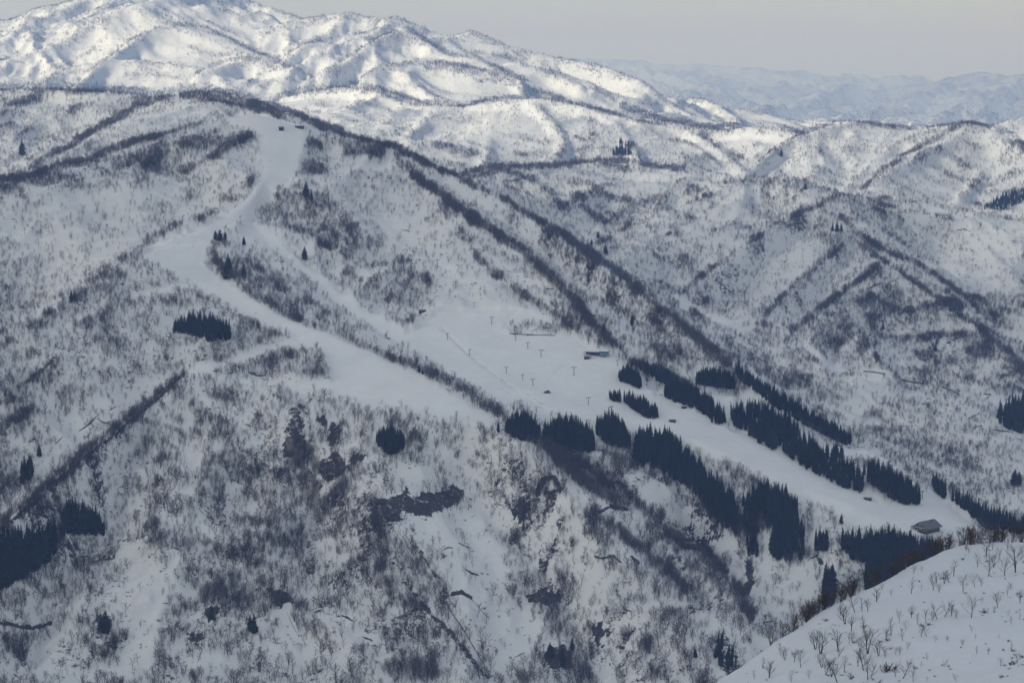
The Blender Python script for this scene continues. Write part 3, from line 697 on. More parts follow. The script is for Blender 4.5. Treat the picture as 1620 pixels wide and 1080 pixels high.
def make_cedar(seed, h=24., w=.17, tiers=15):
    r = random.Random(seed); V, Fs, V2, F2 = [], [], [], []
    tube(V, Fs, [Vector((0, 0, -1.5)), Vector((0, 0, h * .5)), Vector((0, 0, h * .97))], [.32, .2, .03], 5)
    R = h * w; lopx, lopy = r.uniform(-.12, .12), r.uniform(-.12, .12)
    for k in range(tiers):
        t = k / (tiers - 1); z = h * (.10 + .88 * t); rad = R * (min(1, .62 + t * 2.2) if t < .2 else 1) * (1 - t ** 2.6) ** .85 * (.70 + .30 * (1 - t)) + .25
        nb = max(5, int(11 * (1 - .45 * t)))
        for b in range(nb):
            az = 6.283 * (b + r.random() * .8) / nb + k; L = rad * r.uniform(.62, 1.12) * (1 + lopx * math.cos(az) + lopy * math.sin(az))
            c, s = math.cos(az), math.sin(az); dz = -L * r.uniform(.28, .6); hw = L * r.uniform(.30, .46); z0 = z + r.uniform(-.03, .03) * h
            i = len(V2)
            V2.extend([(0, 0, z0 + .07 * h * (1 - t) + .2), (c * L * .55 - s * hw, s * L * .55 + c * hw, z0 + dz * .35), (c * L * .55 + s * hw, s * L * .55 - c * hw, z0 + dz * .35), (c * L, s * L, z0 + dz),
                       (c * L * .6, s * L * .6, z0 + dz * .9 - .03 * h)])
            F2.extend([(i, i + 1, i + 2), (i + 1, i + 3, i + 2), (i + 1, i + 4, i + 3), (i + 4, i + 2, i + 3)])
    i = len(V2); V2.extend([(0, 0, h * 1.01), (.5, 0, h * .93), (-.3, .4, h * .93), (-.3, -.4, h * .93)]); F2.extend([(i, i + 1, i + 2), (i, i + 2, i + 3), (i, i + 3, i + 1)])
    def mk(nm, v, f):
        me = bpy.data.meshes.new(nm); me.from_pydata([tuple(x) for x in v], [], f); me.update(); return me
    return mk('trunk', V, Fs), mk('crown', V2, F2)

def proto_collection(name, pairs):
    """meshes for the far woods: never linked to the scene themselves"""
    c = bpy.data.collections.new(name)
    for k, (a, b, m1, m2) in enumerate(pairs):
        bm = bmesh.new(); bm.from_mesh(a); na = len(bm.faces); bm.from_mesh(b); bm.faces.ensure_lookup_table()
        for q in range(na, len(bm.faces)): bm.faces[q].material_index = 1
        me = bpy.data.meshes.new(name); bm.to_mesh(me); bm.free(); me.materials.append(m1); me.materials.append(m2)
        o = bpy.data.objects.new('%s_%02d' % (name, k), me); c.objects.link(o)
    return c

def scatter(name, pts, scale, rot, coll, squash=None, seed=0):
    me = bpy.data.meshes.new(name); me.vertices.add(len(pts)); me.vertices.foreach_set('co', np.asarray(pts, np.float32).ravel())
    attr(me, 'size', scale); attr(me, 'turn', rot); attr(me, 'lean', rng.normal(0, .07, len(pts)))
    o = link(name, me); o['kind'] = 'stuff'
    ng = bpy.data.node_groups.new(name, 'GeometryNodeTree')
    ng.interface.new_socket('Geometry', in_out='INPUT', socket_type='NodeSocketGeometry'); ng.interface.new_socket('Geometry', in_out='OUTPUT', socket_type='NodeSocketGeometry')
    N = ng.nodes.new; L = ng.links.new
    gi, go = N('NodeGroupInput'), N('NodeGroupOutput'); ip = N('GeometryNodeInstanceOnPoints'); ci = N('GeometryNodeCollectionInfo')
    ci.inputs['Collection'].default_value = coll; ci.inputs['Separate Children'].default_value = True; ci.inputs['Reset Children'].default_value = True
    def na(nm):
        a = N('GeometryNodeInputNamedAttribute'); a.data_type = 'FLOAT'; a.inputs['Name'].default_value = nm; return a.outputs['Attribute']
    cx = N('ShaderNodeCombineXYZ'); L(na('turn'), cx.inputs[2]); L(na('lean'), cx.inputs[0]); L(na('lean'), cx.inputs[1])
    L(gi.outputs[0], ip.inputs['Points']); L(ci.outputs[0], ip.inputs['Instance']); ip.inputs['Pick Instance'].default_value = True
    rv = N('FunctionNodeRandomValue'); rv.data_type = 'INT'; rv.inputs[4].default_value = 0; rv.inputs[5].default_value = len(coll.objects) - 1
    L(rv.outputs[2], ip.inputs['Instance Index']); L(cx.outputs[0], ip.inputs['Rotation'])
    sx = N('ShaderNodeCombineXYZ'); L(na('size'), sx.inputs[0]); L(na('size'), sx.inputs[1]); L(na('size'), sx.inputs[2]); L(sx.outputs[0], ip.inputs['Scale'])
    L(ip.outputs[0], go.inputs[0])
    md = o.modifiers.new('scatter', 'NODES'); md.node_group = ng
    return o
TREE_H = 7.4   # metres, mean of the far bare trees
BARE_FAR = []
for k in range(9):
    a, b = make_bare(100 + k, TREE_H, (.36, .44, .52)[k % 3], 1 if k % 3 else 2, .1, 6, 5, 2, .062, 3)
    BARE_FAR.append((a, b, M_BARK, M_TWIG))
bare_coll = proto_collection('bare_woods_tree', BARE_FAR)

def tree_points(g, T, dmin, dmax, crown_w=5.2, crown_h=6.4, opac=.29, hidden=.35):
    """choose tree positions so that their crowns cover the wanted share of the slope as seen"""
    dpy = np.abs(np.gradient(g.py, axis=0)); dpx = np.abs(np.gradient(g.px, axis=1))
    pxm = F / g.D
    grow = np.interp(g.D, [2300, 2550, 3000, 12000], [1.25, 1.12, .93, 1.0])
    n_seen = -np.log(1 - T) / (crown_w * crown_h * (grow * pxm) ** 2 * opac) * (1 + 1.2 * g.strong + 0.7 * g.strong ** 3) * dpx * np.minimum(dpy, 6)
    cell = (g.D * (g.u[1] - g.u[0])) * (g.D * (g.w[1] - g.w[0]))
    n_hid = hidden * np.clip(T, 0, .6) * cell / 110 * (g.D < 4300)
    lam = np.where(g.vis, n_seen, n_hid) * ((g.D > dmin) & (g.D < dmax) & (g.px > -60) & (g.px < 1680) & (g.py < 1110))
    n = rng.poisson(np.clip(lam, 0, 6)); i, j = np.nonzero(n); rep = n[i, j]; i = np.repeat(i, rep); j = np.repeat(j, rep)
    fj = np.clip(j + rng.uniform(-.5, .5, len(j)), 0, g.nu - 1.001); fi = np.clip(i + rng.uniform(-.5, .5, len(i)), 0, g.nd - 1.001)
    u = g.u[0] + fj * (g.u[1] - g.u[0]); d = np.exp(g.w[0] + fi * (g.w[1] - g.w[0]))
    z = g.sample(g.H, u, d)
    s = grow[i, j] * np.exp(rng.normal(0, .24, len(i)))
    return np.stack([u * d, d, z], -1), s
pn, sn_ = tree_points(gn, TN, 1900, 4600); pf, sf_ = tree_points(gf, TF, 4600, 21000)
BP = np.vstack([pn, pf]); BS = np.concatenate([sn_, sf_])
def shrub_points(g, T, dmin, dmax, per_px):
    n = fbm(g.U * 170, g.Wm * 170, 301, 3); n2 = fbm(g.U * 40, g.Wm * 40, 305, 3)
    lam = per_px * np.clip((n - .42) * 6, 0, 2) * np.clip((n2 - .3) * 3, .15, 1.5) * np.clip(.25 + T * 1.6, 0, 1.3) * (1 - np.clip(getattr(g, 'piste', np.zeros(g.H.shape)) * 1.5, 0, .985))
    lam = lam * np.abs(np.gradient(g.px, axis=1)) * np.minimum(np.abs(np.gradient(g.py, axis=0)), 6) * g.vis * (g.D > dmin) * (g.D < dmax)
    n = rng.poisson(np.clip(lam, 0, 3)); i, j = np.nonzero(n); rep = n[i, j]; i = np.repeat(i, rep); j = np.repeat(j, rep)
    fj = np.clip(j + rng.uniform(-.5, .5, len(j)), 0, g.nu - 1.001); fi = np.clip(i + rng.uniform(-.5, .5, len(i)), 0, g.nd - 1.001)
    u = g.u[0] + fj * (g.u[1] - g.u[0]); d = np.exp(g.w[0] + fi * (g.w[1] - g.w[0])); z = g.sample(g.H, u, d)
    return np.stack([u * d, d, z], -1), np.exp(rng.normal(-.1, .35, len(i)))
SHP, SHS = shrub_points(gn, TN, 1900, 4600, .030)
hp, hs_ = shrub_points(gh, np.full(gh.H.shape, .2) , 330, 720, .0085); hs_ = hs_ * np.exp(rng.normal(0, .4, len(hs_)))
print('bare trees', len(SHP), len(hp), len(pn), len(pf), round(time.time() - T0, 1))
# ------------------------------------------------------------------ individual bare trees: foreground hill first, then the nearest slope
BARE = []
for k in range(10):
    stems = (1, 1, 2, 1, 3, 1, 1, 2, 1, 1)[k]; lean = (0, .1, 0, .3, 0, .15, .05, 0, .45, .1)[k]
    a, b = make_bare(300 + k, 6.0, (.4, .58, .5, .5, .48, .34, .62, .46, .48, .27)[k], stems, lean, 9 if stems == 1 else 6, 8, 4, .0135, 5)
    a.materials.append(M_BARK); b.materials.append(M_TWIG); BARE.append((a, b))
RED = []
for k in range(4):
    a, b = make_bare(340 + k, 6.0, (.4, .5, .36, .45)[k], (2, 1, 3, 2)[k], .12, 7, 6, 4, .03, 5)
    a.materials.append(M_BARK); b.materials.append(M_RED); RED.append((a, b))
FORM = ['narrow', 'wide spreading', 'two-stemmed', 'leaning', 'many-stemmed', 'slim upright', 'broad round-crowned', 'forked', 'strongly leaning', 'sparse pole-like']
def bare_tree(x, y, z, h, pair, label, group, rz):
    e = bpy.data.objects.new('bare_tree', None); COL.objects.link(e); e.location = (x, y, z); e.empty_display_size = .5
    s = h / 6.0; e.scale = (s, s, s); e.rotation_euler = (0, 0, rz)
    for nm, me in zip(('trunk', 'crown'), pair):
        o = bpy.data.objects.new(nm, me); COL.objects.link(o); o.parent = e
    tag(e, label, 'tree', group); return e
HILL_TREES = [(1370,770,100),(1210,775,90),(1240,765,80),(1330,650,85),(1385,625,60),(1285,575,75),(1260,600,50),(1240,610,60),(1085,655,80),(1400,530,60),(1450,575,90),(1475,530,70),(1525,570,90),(1580,555,110),(1500,500,60),
 (1440,480,70),(1470,450,50),(1545,450,60),(1610,480,60),(1600,700,60),(1495,720,70),(1540,665,45),(1155,795,70),(1110,800,60),(1085,770,70),(1030,795,70),(1130,860,60),(1160,860,60),(990,855,90),(965,870,60),(1060,830,50),(1045,880,60),
 (1065,920,50),(920,695,70),(945,640,30),(880,740,70),(850,740,70),(820,745,90),(770,800,90),(750,760,60),(800,830,80),(860,840,80),(790,895,60),(805,885,60),(840,930,80),(880,940,110),(870,900,70),(930,950,80),(960,955,60),
 (1010,945,40),(1030,945,40),(740,930,110),(735,960,60),(765,1025,80),(655,940,110),(630,920,80),(660,1005,60),(705,1050,90),(740,1075,110),(680,1040,70),(830,1000,90),(880,1065,110),(860,1020,90),(890,1060,80),(1040,1060,90),
 (1010,1050,60),(1095,1075,60),(1160,1070,30),(1185,780,40),(1275,760,50),(1300,770,40),(1205,605,60),(1190,640,70),(1215,650,50),(1180,610,40),(1375,835,40),(1200,885,30),(1240,1000,40),(1160,970,40),(990,670,30),(1130,640,30),
 (1390,870,30),(1510,1000,50),(1560,800,40),(1600,780,40),(1480,740,30),(1590,980,40),(1395,940,50),(1450,945,40),(1560,930,50),(1600,970,40),(1300,1070,40),(560,1005,80),(530,980,60),(485,970,60),(465,940,50),(410,1055,90),
 (380,1010,50),(340,1060,40),(515,1075,60),(1095,560,40),(1130,550,30),(1345,450,40),(1360,465,30),(1420,700,35),(1330,900,30),(1255,880,25),(1130,1000,30),(1500,870,30),(1540,760,30),(950,1030,40),(600,1060,40),(1420,620,40),(1560,640,40)]
rr = random.Random(5); n_ind = 0; HILLPOS = []
def zone(cx, cy):
    if cx > 1420: return 'towards the right edge of the snowy foreground hill'
    if cy < 680: return 'near the rounded crest of the snowy foreground hill'
    if cx < 700: return 'low on the left shoulder of the snowy foreground hill'
    if cy > 880: return 'on the lower part of the snowy foreground hill'
    return 'in the middle of the snowy foreground hill'
for cx, cy, hh in HILL_TREES:
    p = hit(1080 + cx / 3, 720 + cy / 3, [gh])
    if not p: continue
    k = rr.randrange(10)
    if cx == 1370 and cy == 770: k = 6
    h = hh / 3 / F * p[1] * rr.uniform(.85, 1.15) * 1.1
    sz = 'tall' if hh >= 85 else 'low' if hh <= 45 else 'medium-sized'
    bare_tree(p[0], p[1], p[2] - .1, h, BARE[k], '%s %s bare tree %s' % (sz, FORM[k], zone(cx, cy)), 'bare trees on the foreground hill', rr.random() * 6.28); n_ind += 1
# russet trees just over the crest, only their tops in view
for k in range(86):
    t = rr.random() ** .8; px = 1215 + (1640 - 1215) * t
    py = np.interp(px, [1180,1245,1300,1350,1400,1460,1500,1540,1580,1640], [1050,1005,966,942,915,884,866,857,852,851])
    u, _ = ray(px, py); u = float(u); d0 = float(np.interp(px, [1180,1300,1400,1500,1640], [580,620,660,690,706]))
    y = d0 + rr.uniform(0, 13); x = u * y; z = float(gh.sample(gh.H, np.array([u]), np.array([y]))[0])
    bare_tree(x, y, z - .1, rr.uniform(3.8, 6.6), RED[rr.randrange(4)], 'russet twigged bare tree rooted just beyond the crest of the foreground hill', 'russet trees behind the foreground crest', rr.random() * 6.28); n_ind += 1
order = np.argsort(-(BS / BP[:, 1])) ; vis_ok = []
pu, ps = BP[:, 0] / BP[:, 1], BP[:, 2] / BP[:, 1]; ppx, ppy = project(pu, ps)
inn = (ppx > 4) & (ppx < 1616) & (ppy < 1078) & (BP[:, 1] < 2700)
hillS = np.interp(pu, gh.u, gh.S.max(0)); inn &= ~((pu > .02) & (ps < hillS))
cand = [i for i in order if inn[i]][:300 - n_ind]
single = np.zeros(len(BP), bool); single[cand] = True
NEAR = []
for k in range(5):
    a, b = make_bare(380 + k, 6.0, (.4, .5, .44, .36, .46)[k], (1, 2, 1, 1, 3)[k], .12, 7, 5, 2, .045, 4); a.materials.append(M_BARK); b.materials.append(M_TWIG); NEAR.append((a, b))
for i in cand:
    x, y, z = BP[i]; q = float(ppx[i])
    where = 'at the foot of the wooded slope in the lower left' if q < 420 else 'at the foot of the central spur of the ski mountain' if q < 800 else 'in the gully left of the foreground hill'
    bare_tree(float(x), float(y), float(z) - .2, TREE_H * float(BS[i]), NEAR[rr.randrange(5)], 'grey bare tree ' + where, 'bare trees on the nearest slope', rr.random() * 6.28)
scatter('bare_woods', BP[~single], BS[~single], rng.uniform(0, 6.28, int((~single).sum())), bare_coll)

def make_shrub(seed):
    r = random.Random(seed); V, Fs = [], []
    for k in range(26):
        az = r.random() * 6.28; L = r.uniform(.8, 2.0); d = Vector((math.cos(az), math.sin(az), r.uniform(.35, 1.6))).normalized(); p = Vector((r.uniform(-.6, .6), r.uniform(-.6, .6), -.2))
        for q in range(3):
            a = d.orthogonal().normalized() * .07; a.rotate(Matrix.Rotation(r.random() * 6.28, 3, d)); i = len(V); V.extend([p - a, p + a, p + d * L]); Fs.append((i, i + 1, i + 2))
            p = p + d * L * r.uniform(.3, .6); d = (d + Vector((r.uniform(-.7, .7), r.uniform(-.7, .7), r.uniform(-.2, .5)))).normalized(); L *= .6
    me = bpy.data.meshes.new('shrub'); me.from_pydata([tuple(v) for v in V], [], Fs); return me
_e = bpy.data.meshes.new('none')
shr_coll = proto_collection('shrub', [(make_shrub(700 + k), _e, M_TWIG, M_BARK) for k in range(6)])
scatter('low_shrubs', np.vstack([SHP, hp]), np.concatenate([SHS, hs_ * .30]), rng.uniform(0, 6.28, len(SHP) + len(hp)), shr_coll)
# ------------------------------------------------------------------ cedars
# name of the grove, outline of the feet in photo pixels, how many, height in photo pixels
GROVES = [
 ('in the oval grove left of the upper ski run', [(272,520),(300,516),(345,520),(370,532),(362,541),(330,542),(300,530),(275,526)], 44, 25),
 ('in the small round grove alone on the near face', [(597,700),(618,692),(640,700),(638,714),(618,722),(600,714)], 22, 28),
 ('in the grove at the head of the dark twin ribs', [(795,682),(830,678),(854,690),(850,702),(820,696)], 26, 31),
 ('in the grove left of the snow chute', [(855,693),(900,692),(938,700),(938,716),(905,718),(870,708)], 46, 36),
 ('in the grove right of the snow chute', [(937,683),(965,682),(998,698),(996,711),(965,706)], 32, 32),
 ('in the long grove along the lower edge of the run', [(1002,700),(1060,705),(1085,735),(1120,765),(1160,805),(1168,846),(1140,835),(1115,800),(1085,770),(1040,748),(1004,735)], 120, 35),
 ('in the tall grove hanging below the run', [(1174,800),(1205,785),(1250,798),(1262,815),(1270,850),(1274,885),(1245,891),(1215,886),(1228,850),(1205,822),(1196,850),(1200,886),(1184,880),(1178,850)], 84, 32),
 ('in the small dense clump between the tall grove and the lodge', [(1291,866),(1308,866),(1308,873),(1290,872)], 7, 32),
 ('in the big grove in front of the lodge', [(1328,868),(1400,860),(1465,868),(1480,880),(1450,905),(1420,915),(1385,935),(1368,938),(1372,895),(1345,885)], 100, 34),
 ('in the tall pointed clump in the gully', [(1300,960),(1318,960),(1318,935),(1305,935)], 7, 52),
 ('in the low clump beside the lodge grove', [(1474,866),(1492,866),(1492,872),(1474,872)], 6, 14),
 ('in the rounded clump below the lift building', [(978,598),(990,594),(1008,600),(1016,612),(1012,617),(995,608),(980,603)], 26, 20),
 ('in the slanting grove on the open lower bowl', [(964,628),(1000,636),(1040,653),(1042,663),(1022,662),(990,641),(966,634)], 42, 18),
 ('in the grove stepping down beside the middle run', [(1043,618),(1080,622),(1105,632),(1145,658),(1150,671),(1130,672),(1112,655),(1085,642),(1055,633)], 60, 23),
 ('along the shaded rib behind the lift building', [(1000,572),(1030,584),(1060,600),(1088,616),(1080,622),(1040,604),(1000,580)], 34, 16),
 ('in the square grove under the right-hand crest', [(1101,604),(1160,611),(1162,617),(1102,609)], 34, 26),
 ('in the long narrow belt along the right-hand crest', [(1165,590),(1240,638),(1300,673),(1347,700),(1340,706),(1290,682),(1230,648),(1170,602)], 120, 21),
 ('in the large grove between the two lower runs', [(1158,660),(1200,655),(1240,670),(1264,692),(1266,699),(1290,715),(1340,745),(1374,778),(1360,785),(1300,755),(1240,725),(1190,695),(1160,675)], 110, 29),
 ('in the tiny clump on the upper lodge run', [(1317,720),(1334,720),(1334,725),(1317,725)], 6, 20),
 ('in the grove above the lodge', [(1365,745),(1385,755),(1410,772),(1455,792),(1457,799),(1420,798),(1385,772),(1372,762)], 44, 33),
 ('in the small clump right of the lodge run', [(1474,766),(1487,776),(1498,786),(1492,790),(1476,774)], 11, 25),
 ('in the belt running out at the right edge', [(1505,792),(1530,800),(1560,820),(1640,838),(1640,850),(1560,838),(1530,812)], 56, 26),
 ('in the tall dark grove at the left edge', [(-25,900),(-25,944),(0,938),(60,905),(97,868),(90,860),(60,870),(0,880)], 58, 50),
 ('in the ragged clump above the left-edge grove', [(92,866),(103,846),(130,847),(165,850),(160,840),(110,824),(95,845)], 20, 40),
 ('standing close together under the sharp left spur', [(30,766),(36,768),(52,756),(48,750)], 4, 40),
 ('in the wood at the right edge of the middle mountain', [(1573,668),(1590,652),(1640,640),(1640,692),(1600,682)], 34, 30),
 ('at the bottom of the dark gully', [(1122,1020),(1140,1012),(1168,1060),(1140,1062)], 6, 25),
 ('on the far wooded flank at the right edge', [(1552,332),(1590,312),(1640,295),(1640,312),(1585,334)], 70, 10),
 ('in the far stand on the pale ridge', [(962,246),(985,238),(1002,246),(985,248)], 10, 13), ('in the small far stand on the pale ridge', [(980,228),(1000,234),(996,238)], 4, 12),
]
LONE = [(35,246,26,'alone in the snow bowl at the left edge'),(113,479,22,'alone on the spur left of the upper run'),(118,476,16,'beside the lone spur cedar'),(484,312,25,'beside the bare wood under the summit run'),(493,319,18,'just below the bare wood beside the summit run'),
 (341,380,16,'in the trio at the upper bend'),(348,381,19,'in the trio at the upper bend'),(356,380,15,'in the trio at the upper bend'),(386,388,15,'on the rib right of the upper bend'),(361,432,32,'tall against the hedge of the upper bend'),(357,442,26,'short against the hedge of the upper bend'),
 (386,441,28,'slim and pointed on the open rib'),(482,411,22,'on the edge of the second run'),(663,589,13,'small and round on the lower hedge'),(669,592,10,'smallest on the lower hedge'),(167,1001,38,'alone among bare trees in the lower left'),(160,998,24,'short beside the lower left cedar'),(335,978,24,'dark and low in the lower left wood'),
 (402,1002,34,'broad among bare trees left of the yellow gully'),(396,996,26,'leaning against the broad lower cedar'),(1000,516,20,'alone on the slope behind the lift building'),(955,533,22,'on the shaded rib above the lift building'),(1331,828,16,'alone at the edge of the lodge run'),(788,684,18,'left of the grove at the twin ribs'),
 (1317,366,14,'on the peak of the middle mountain'),(1324,367,17,'on the peak of the middle mountain'),(1331,366,12,'on the peak of the middle mountain'),(1397,522,14,'alone amid the flank of the middle mountain'),(1428,413,9,'on the crest right of the middle peak'),(1436,413,9,'on the crest right of the middle peak'),
 (946,377,12,'on the rib behind the right-hand crest'),(958,402,17,'nearest the right-hand crest'),(936,387,10,'on the rib behind the right-hand crest'),(1274,300,12,'on the saddle left of the middle peak'),(1236,248,14,'alone on the pale ridge'),(1155,578,8,'at the top of the narrow belt'),(1480,556,16,'in the rocks of the middle mountain'),
 (1605,768,28,'alone at the right edge below the middle mountain'),(1612,766,22,'shorter at the right edge below the middle mountain'),(62,722,22,'small under the sharp left spur'),(1262,640,10,'small behind the narrow belt'),(1100,1040,16,'in the dark gully by the foreground hill'),(870,1040,26,'dark at the foot of the spur'),(890,1052,30,'dark at the foot of the spur'),(905,1030,24,'dark at the foot of the spur')]
CED = [make_cedar(500 + k, 24., (.11, .135, .16, .12, .145, .13)[k], 17 + k % 3) for k in range(6)]
for a, b in CED: a.materials.append(M_CEDAR_TRUNK); b.materials.append(M_CEDAR)
ced_list = []   # (apparent size, x, y, z, height, label, group)
for nm, poly, n, hpx in GROVES:
    xs = [p[0] for p in poly]; ys = [p[1] for p in poly]; got = []; tries = 0; gap = 2.0; n = int(n * 2.6)
    while len(got) < n and tries < 9000:
        tries += 1
        if tries % 600 == 0: gap *= .8
        q = (rr.uniform(min(xs), max(xs)), rr.uniform(min(ys), max(ys)))
        if not inpoly(np.array([q[0]]), np.array([q[1]]), poly)[0]: continue
        if any((q[0] - g_[0]) ** 2 + (1.4 * (q[1] - g_[1])) ** 2 < gap * gap for g_ in got): continue
        got.append(q)
    for q in got:
        p = hit(*q)
        if not p: continue
        cx_, cy_ = .5 * (min(xs) + max(xs)), .5 * (min(ys) + max(ys)); ex = max(xs) - min(xs)
        dome = 1.0 if ex > 110 or ex < 25 else 1.16 - .42 * min(1, abs(q[0] - cx_) / (.5 * ex)) ** 2.2
        h = hpx / F * p[1] * rr.uniform(.84, 1.10) * dome
        ced_list.append((h / p[1], *p, h, 'dark cedar ' + nm, 'cedars ' + nm))
for px, py, hpx, nm in LONE:
    p = hit(px, py)
    if not p: continue
    ced_list.append((1.0 + (hpx > 15), *p, hpx / F * p[1], 'dark cedar ' + nm, 'cedars ' + nm if nm.count('trio') or nm.count('peak of') or nm.count('crest right') or nm.count('rib behind the right') or nm.count('foot of the spur') else 'lone cedars'))
def seen(x, y, z, h):
    u, s = x / y, (z + .7 * h) / y; px, py = project(np.array([u]), np.array([s])); px, py = float(px[0]), float(py[0])
    if not (3 < px < 1617 and py < 1075): return False
    if u > .015 and s < float(np.interp(u, gh.u, gh.S.max(0))): return False
    return True
ced_list.sort(key=lambda c: -c[0]); rest = []; n_c = 0
for sz, x, y, z, h, lab, grp in ced_list:
    if n_c < 300 and seen(x, y, z, h):
        k = rr.randrange(6); s = h / 24.; e = bpy.data.objects.new('cedar_tree', None); COL.objects.link(e); e.location = (x, y, z); e.empty_display_size = 1
        wd = rr.uniform(.9, 1.2) * (1.75 if sz >= 1 else 1); e.scale = (s * wd, s * wd, s); e.rotation_euler = (0, 0, rr.random() * 6.28); tag(e, lab, 'tree', grp); n_c += 1
        for nm, me in zip(('trunk', 'crown'), CED[k]):
            o = bpy.data.objects.new(nm, me); COL.objects.link(o); o.parent = e
    else: rest.append((x, y, z, h / 24.))
ced_coll = proto_collection('cedar_woods_tree', [(a, b, M_CEDAR_TRUNK, M_CEDAR) for a, b in CED])
rest = np.array(rest); scatter('cedar_woods', rest[:, :3], rest[:, 3], rng.uniform(0, 6.28, len(rest)), ced_coll)
print('cedars', n_c, len(rest), 'single bare', n_ind, round(time.time() - T0, 1))
# ------------------------------------------------------------------ buildings, lifts, fences, people
class MB:
    def __init__(s): s.V, s.F = [], []
    def box(s, x0, x1, y0, y1, z0, z1, rz=0, c=(0, 0)):
        i = len(s.V); ca, sa = math.cos(rz), math.sin(rz)
        for x, y, z in ((x0,y0,z0),(x1,y0,z0),(x1,y1,z0),(x0,y1,z0),(x0,y0,z1),(x1,y0,z1),(x1,y1,z1),(x0,y1,z1)):
            s.V.append(Vector((c[0] + x * ca - y * sa, c[1] + x * sa + y * ca, z)))
        s.F += [(i,i+3,i+2,i+1),(i+4,i+5,i+6,i+7),(i,i+1,i+5,i+4),(i+1,i+2,i+6,i+5),(i+2,i+3,i+7,i+6),(i+3,i,i+4,i+7)]; return s
    def tube(s, pts, rad, sides=8):
        pts = [Vector(p) for p in pts]; b = len(s.V); tube(s.V, s.F, pts, rad if isinstance(rad, (list, tuple)) else [rad] * len(pts), sides)
        s.F.append(tuple(b + k for k in range(sides))[::-1]); n = b + (len(pts) - 1) * sides; s.F.append(tuple(n + k for k in range(sides))); return s
    def prism(s, prof, y0, y1):            # outline in x,z swept along y
        i = len(s.V); n = len(prof)
        for y in (y0, y1): s.V += [Vector((x, y, z)) for x, z in prof]
        s.F.append(tuple(range(i, i + n))); s.F.append(tuple(range(i + 2 * n - 1, i + n - 1, -1)))
        for k in range(n): j = (k + 1) % n; s.F.append((i + j, i + k, i + n + k, i + n + j))
        return s
    def prism_x(s, prof, x0, x1):          # outline in y,z swept along x
        i = len(s.V); n = len(prof)
        for x in (x0, x1): s.V += [Vector((x, y, z)) for y, z in prof]
        s.F.append(tuple(range(i + n - 1, i - 1, -1))); s.F.append(tuple(range(i + n, i + 2 * n)))
        for k in range(n): j = (k + 1) % n; s.F.append((i + k, i + j, i + n + j, i + n + k))
        return s
    def mesh(s, name):
        me = bpy.data.meshes.new(name); me.from_pydata([tuple(v) for v in s.V], [], s.F); bm = bmesh.new(); bm.from_mesh(me); bmesh.ops.recalc_face_normals(bm, faces=bm.faces); bm.to_mesh(me); bm.free(); return me
    def put(s, name, mat, parent): return link(name, s.mesh(name), parent, mat)
def empty(name, loc, rz, label, cat, group=None, sc=1):
    e = bpy.data.objects.new(name, None); COL.objects.link(e); e.location = loc; e.rotation_euler = (0, 0, rz); e.scale = (sc, sc, sc); tag(e, label, cat, group); return e
def mesh_loc(px, py): return hit(px, py)
M_ROOF = plain('roof_metal', (.13, .125, .15), .5, .2, .4); M_CREAM = plain('cream_wall', (.42, .40, .33), .85, .15, .6); M_WOOD = plain('dark_wood', (.07, .055, .05), .85, .3, .8); M_GLASS = plain('window_glass', (.03, .035, .045), .12, .2, 1)
M_BLUE = plain('blue_panel', (.16, .30, .40), .55, .12, .5); M_DARK = plain('dark_metal', (.035, .035, .04), .55, .3, 1); M_STEEL = plain('grey_steel', (.10, .10, .11), .5, .2, 1, .3); M_CAP = plain('snow_cap', (.78, .79, .81), .8, .05, .5); M_CONC = plain('concrete', (.16, .155, .15), .9, .25, .6)
M_LILAC = plain('pale_panel', (.40, .38, .46), .6, .12, .5); M_NET = plain('net', (.06, .055, .06), .9, .2, 2)

# ---- lodge
p = hit(1466, 838)
e = empty('ski_lodge', (p[0], p[1], p[2] + .5), math.radians(-47), 'large grey roofed lodge with a cream front at the foot of the runs', 'building')
MB().prism([(-8.6,-3.5),(8.6,-3.5),(8.6,4.4),(0,9.6),(-8.6,4.4)], -10.9, 12).put('wall', M_WOOD, e)
MB().prism([(-8.5,-3.5),(8.5,-3.5),(8.5,4.3),(0,9.4),(-8.5,4.3)], -11.15, -10.9).put('front_wall', M_CREAM, e)
MB().prism([(-11.2,2.95),(-11.2,3.5),(0,10.4),(11.2,3.5),(11.2,2.95),(0,9.75)], -13.6, 13.8).put('roof', M_ROOF, e)
for wx, wz in ((-7.4, .7), (-4.2, .7), (1.9, .7), (5.0, .7), (-4.6, 4.3), (-1.2, 4.3), (2.2, 4.3)):
    f = MB().box(wx, wx + 2.4, -11.27, -11.14, wz, wz + 2.3).put('window', M_WOOD, e); MB().box(wx + .18, wx + 2.22, -11.33, -11.26, wz + .18, wz + 2.12).put('pane', M_GLASS, f)
for wy in (-8.5, -4, .5, 5):
    f = MB().box(8.58, 8.72, wy, wy + 2.8, .8, 3.0).put('window', M_CREAM, e); MB().box(8.70, 8.78, wy + .2, wy + 2.6, 1.0, 2.8).put('pane', M_GLASS, f)
MB().box(-15.5, -8.6, -8, 4, -3.5, 2.4).put('annex_wall', M_CREAM, e); MB().prism([(-16.8,2.2),(-16.8,2.7),(-8.4,4.4),(-8.4,3.9)], -9.2, 5.2).put('annex_roof', M_ROOF, e)
MB().box(-1.2, .8, -11.3, -11.14, -.8, 1.9).put('door', M_DARK, e)
d_ = MB().box(-9.5, 9.5, -15.2, -11.3, -1.2, .1)
for x in (-9.3, -3.1, 3.1, 9.3): d_.box(x - .12, x + .12, -15.2, -14.95, .1, 1.2)
d_.box(-9.5, 9.5, -15.3, -15.1, 1.1, 1.3).put('deck', M_WOOD, e)
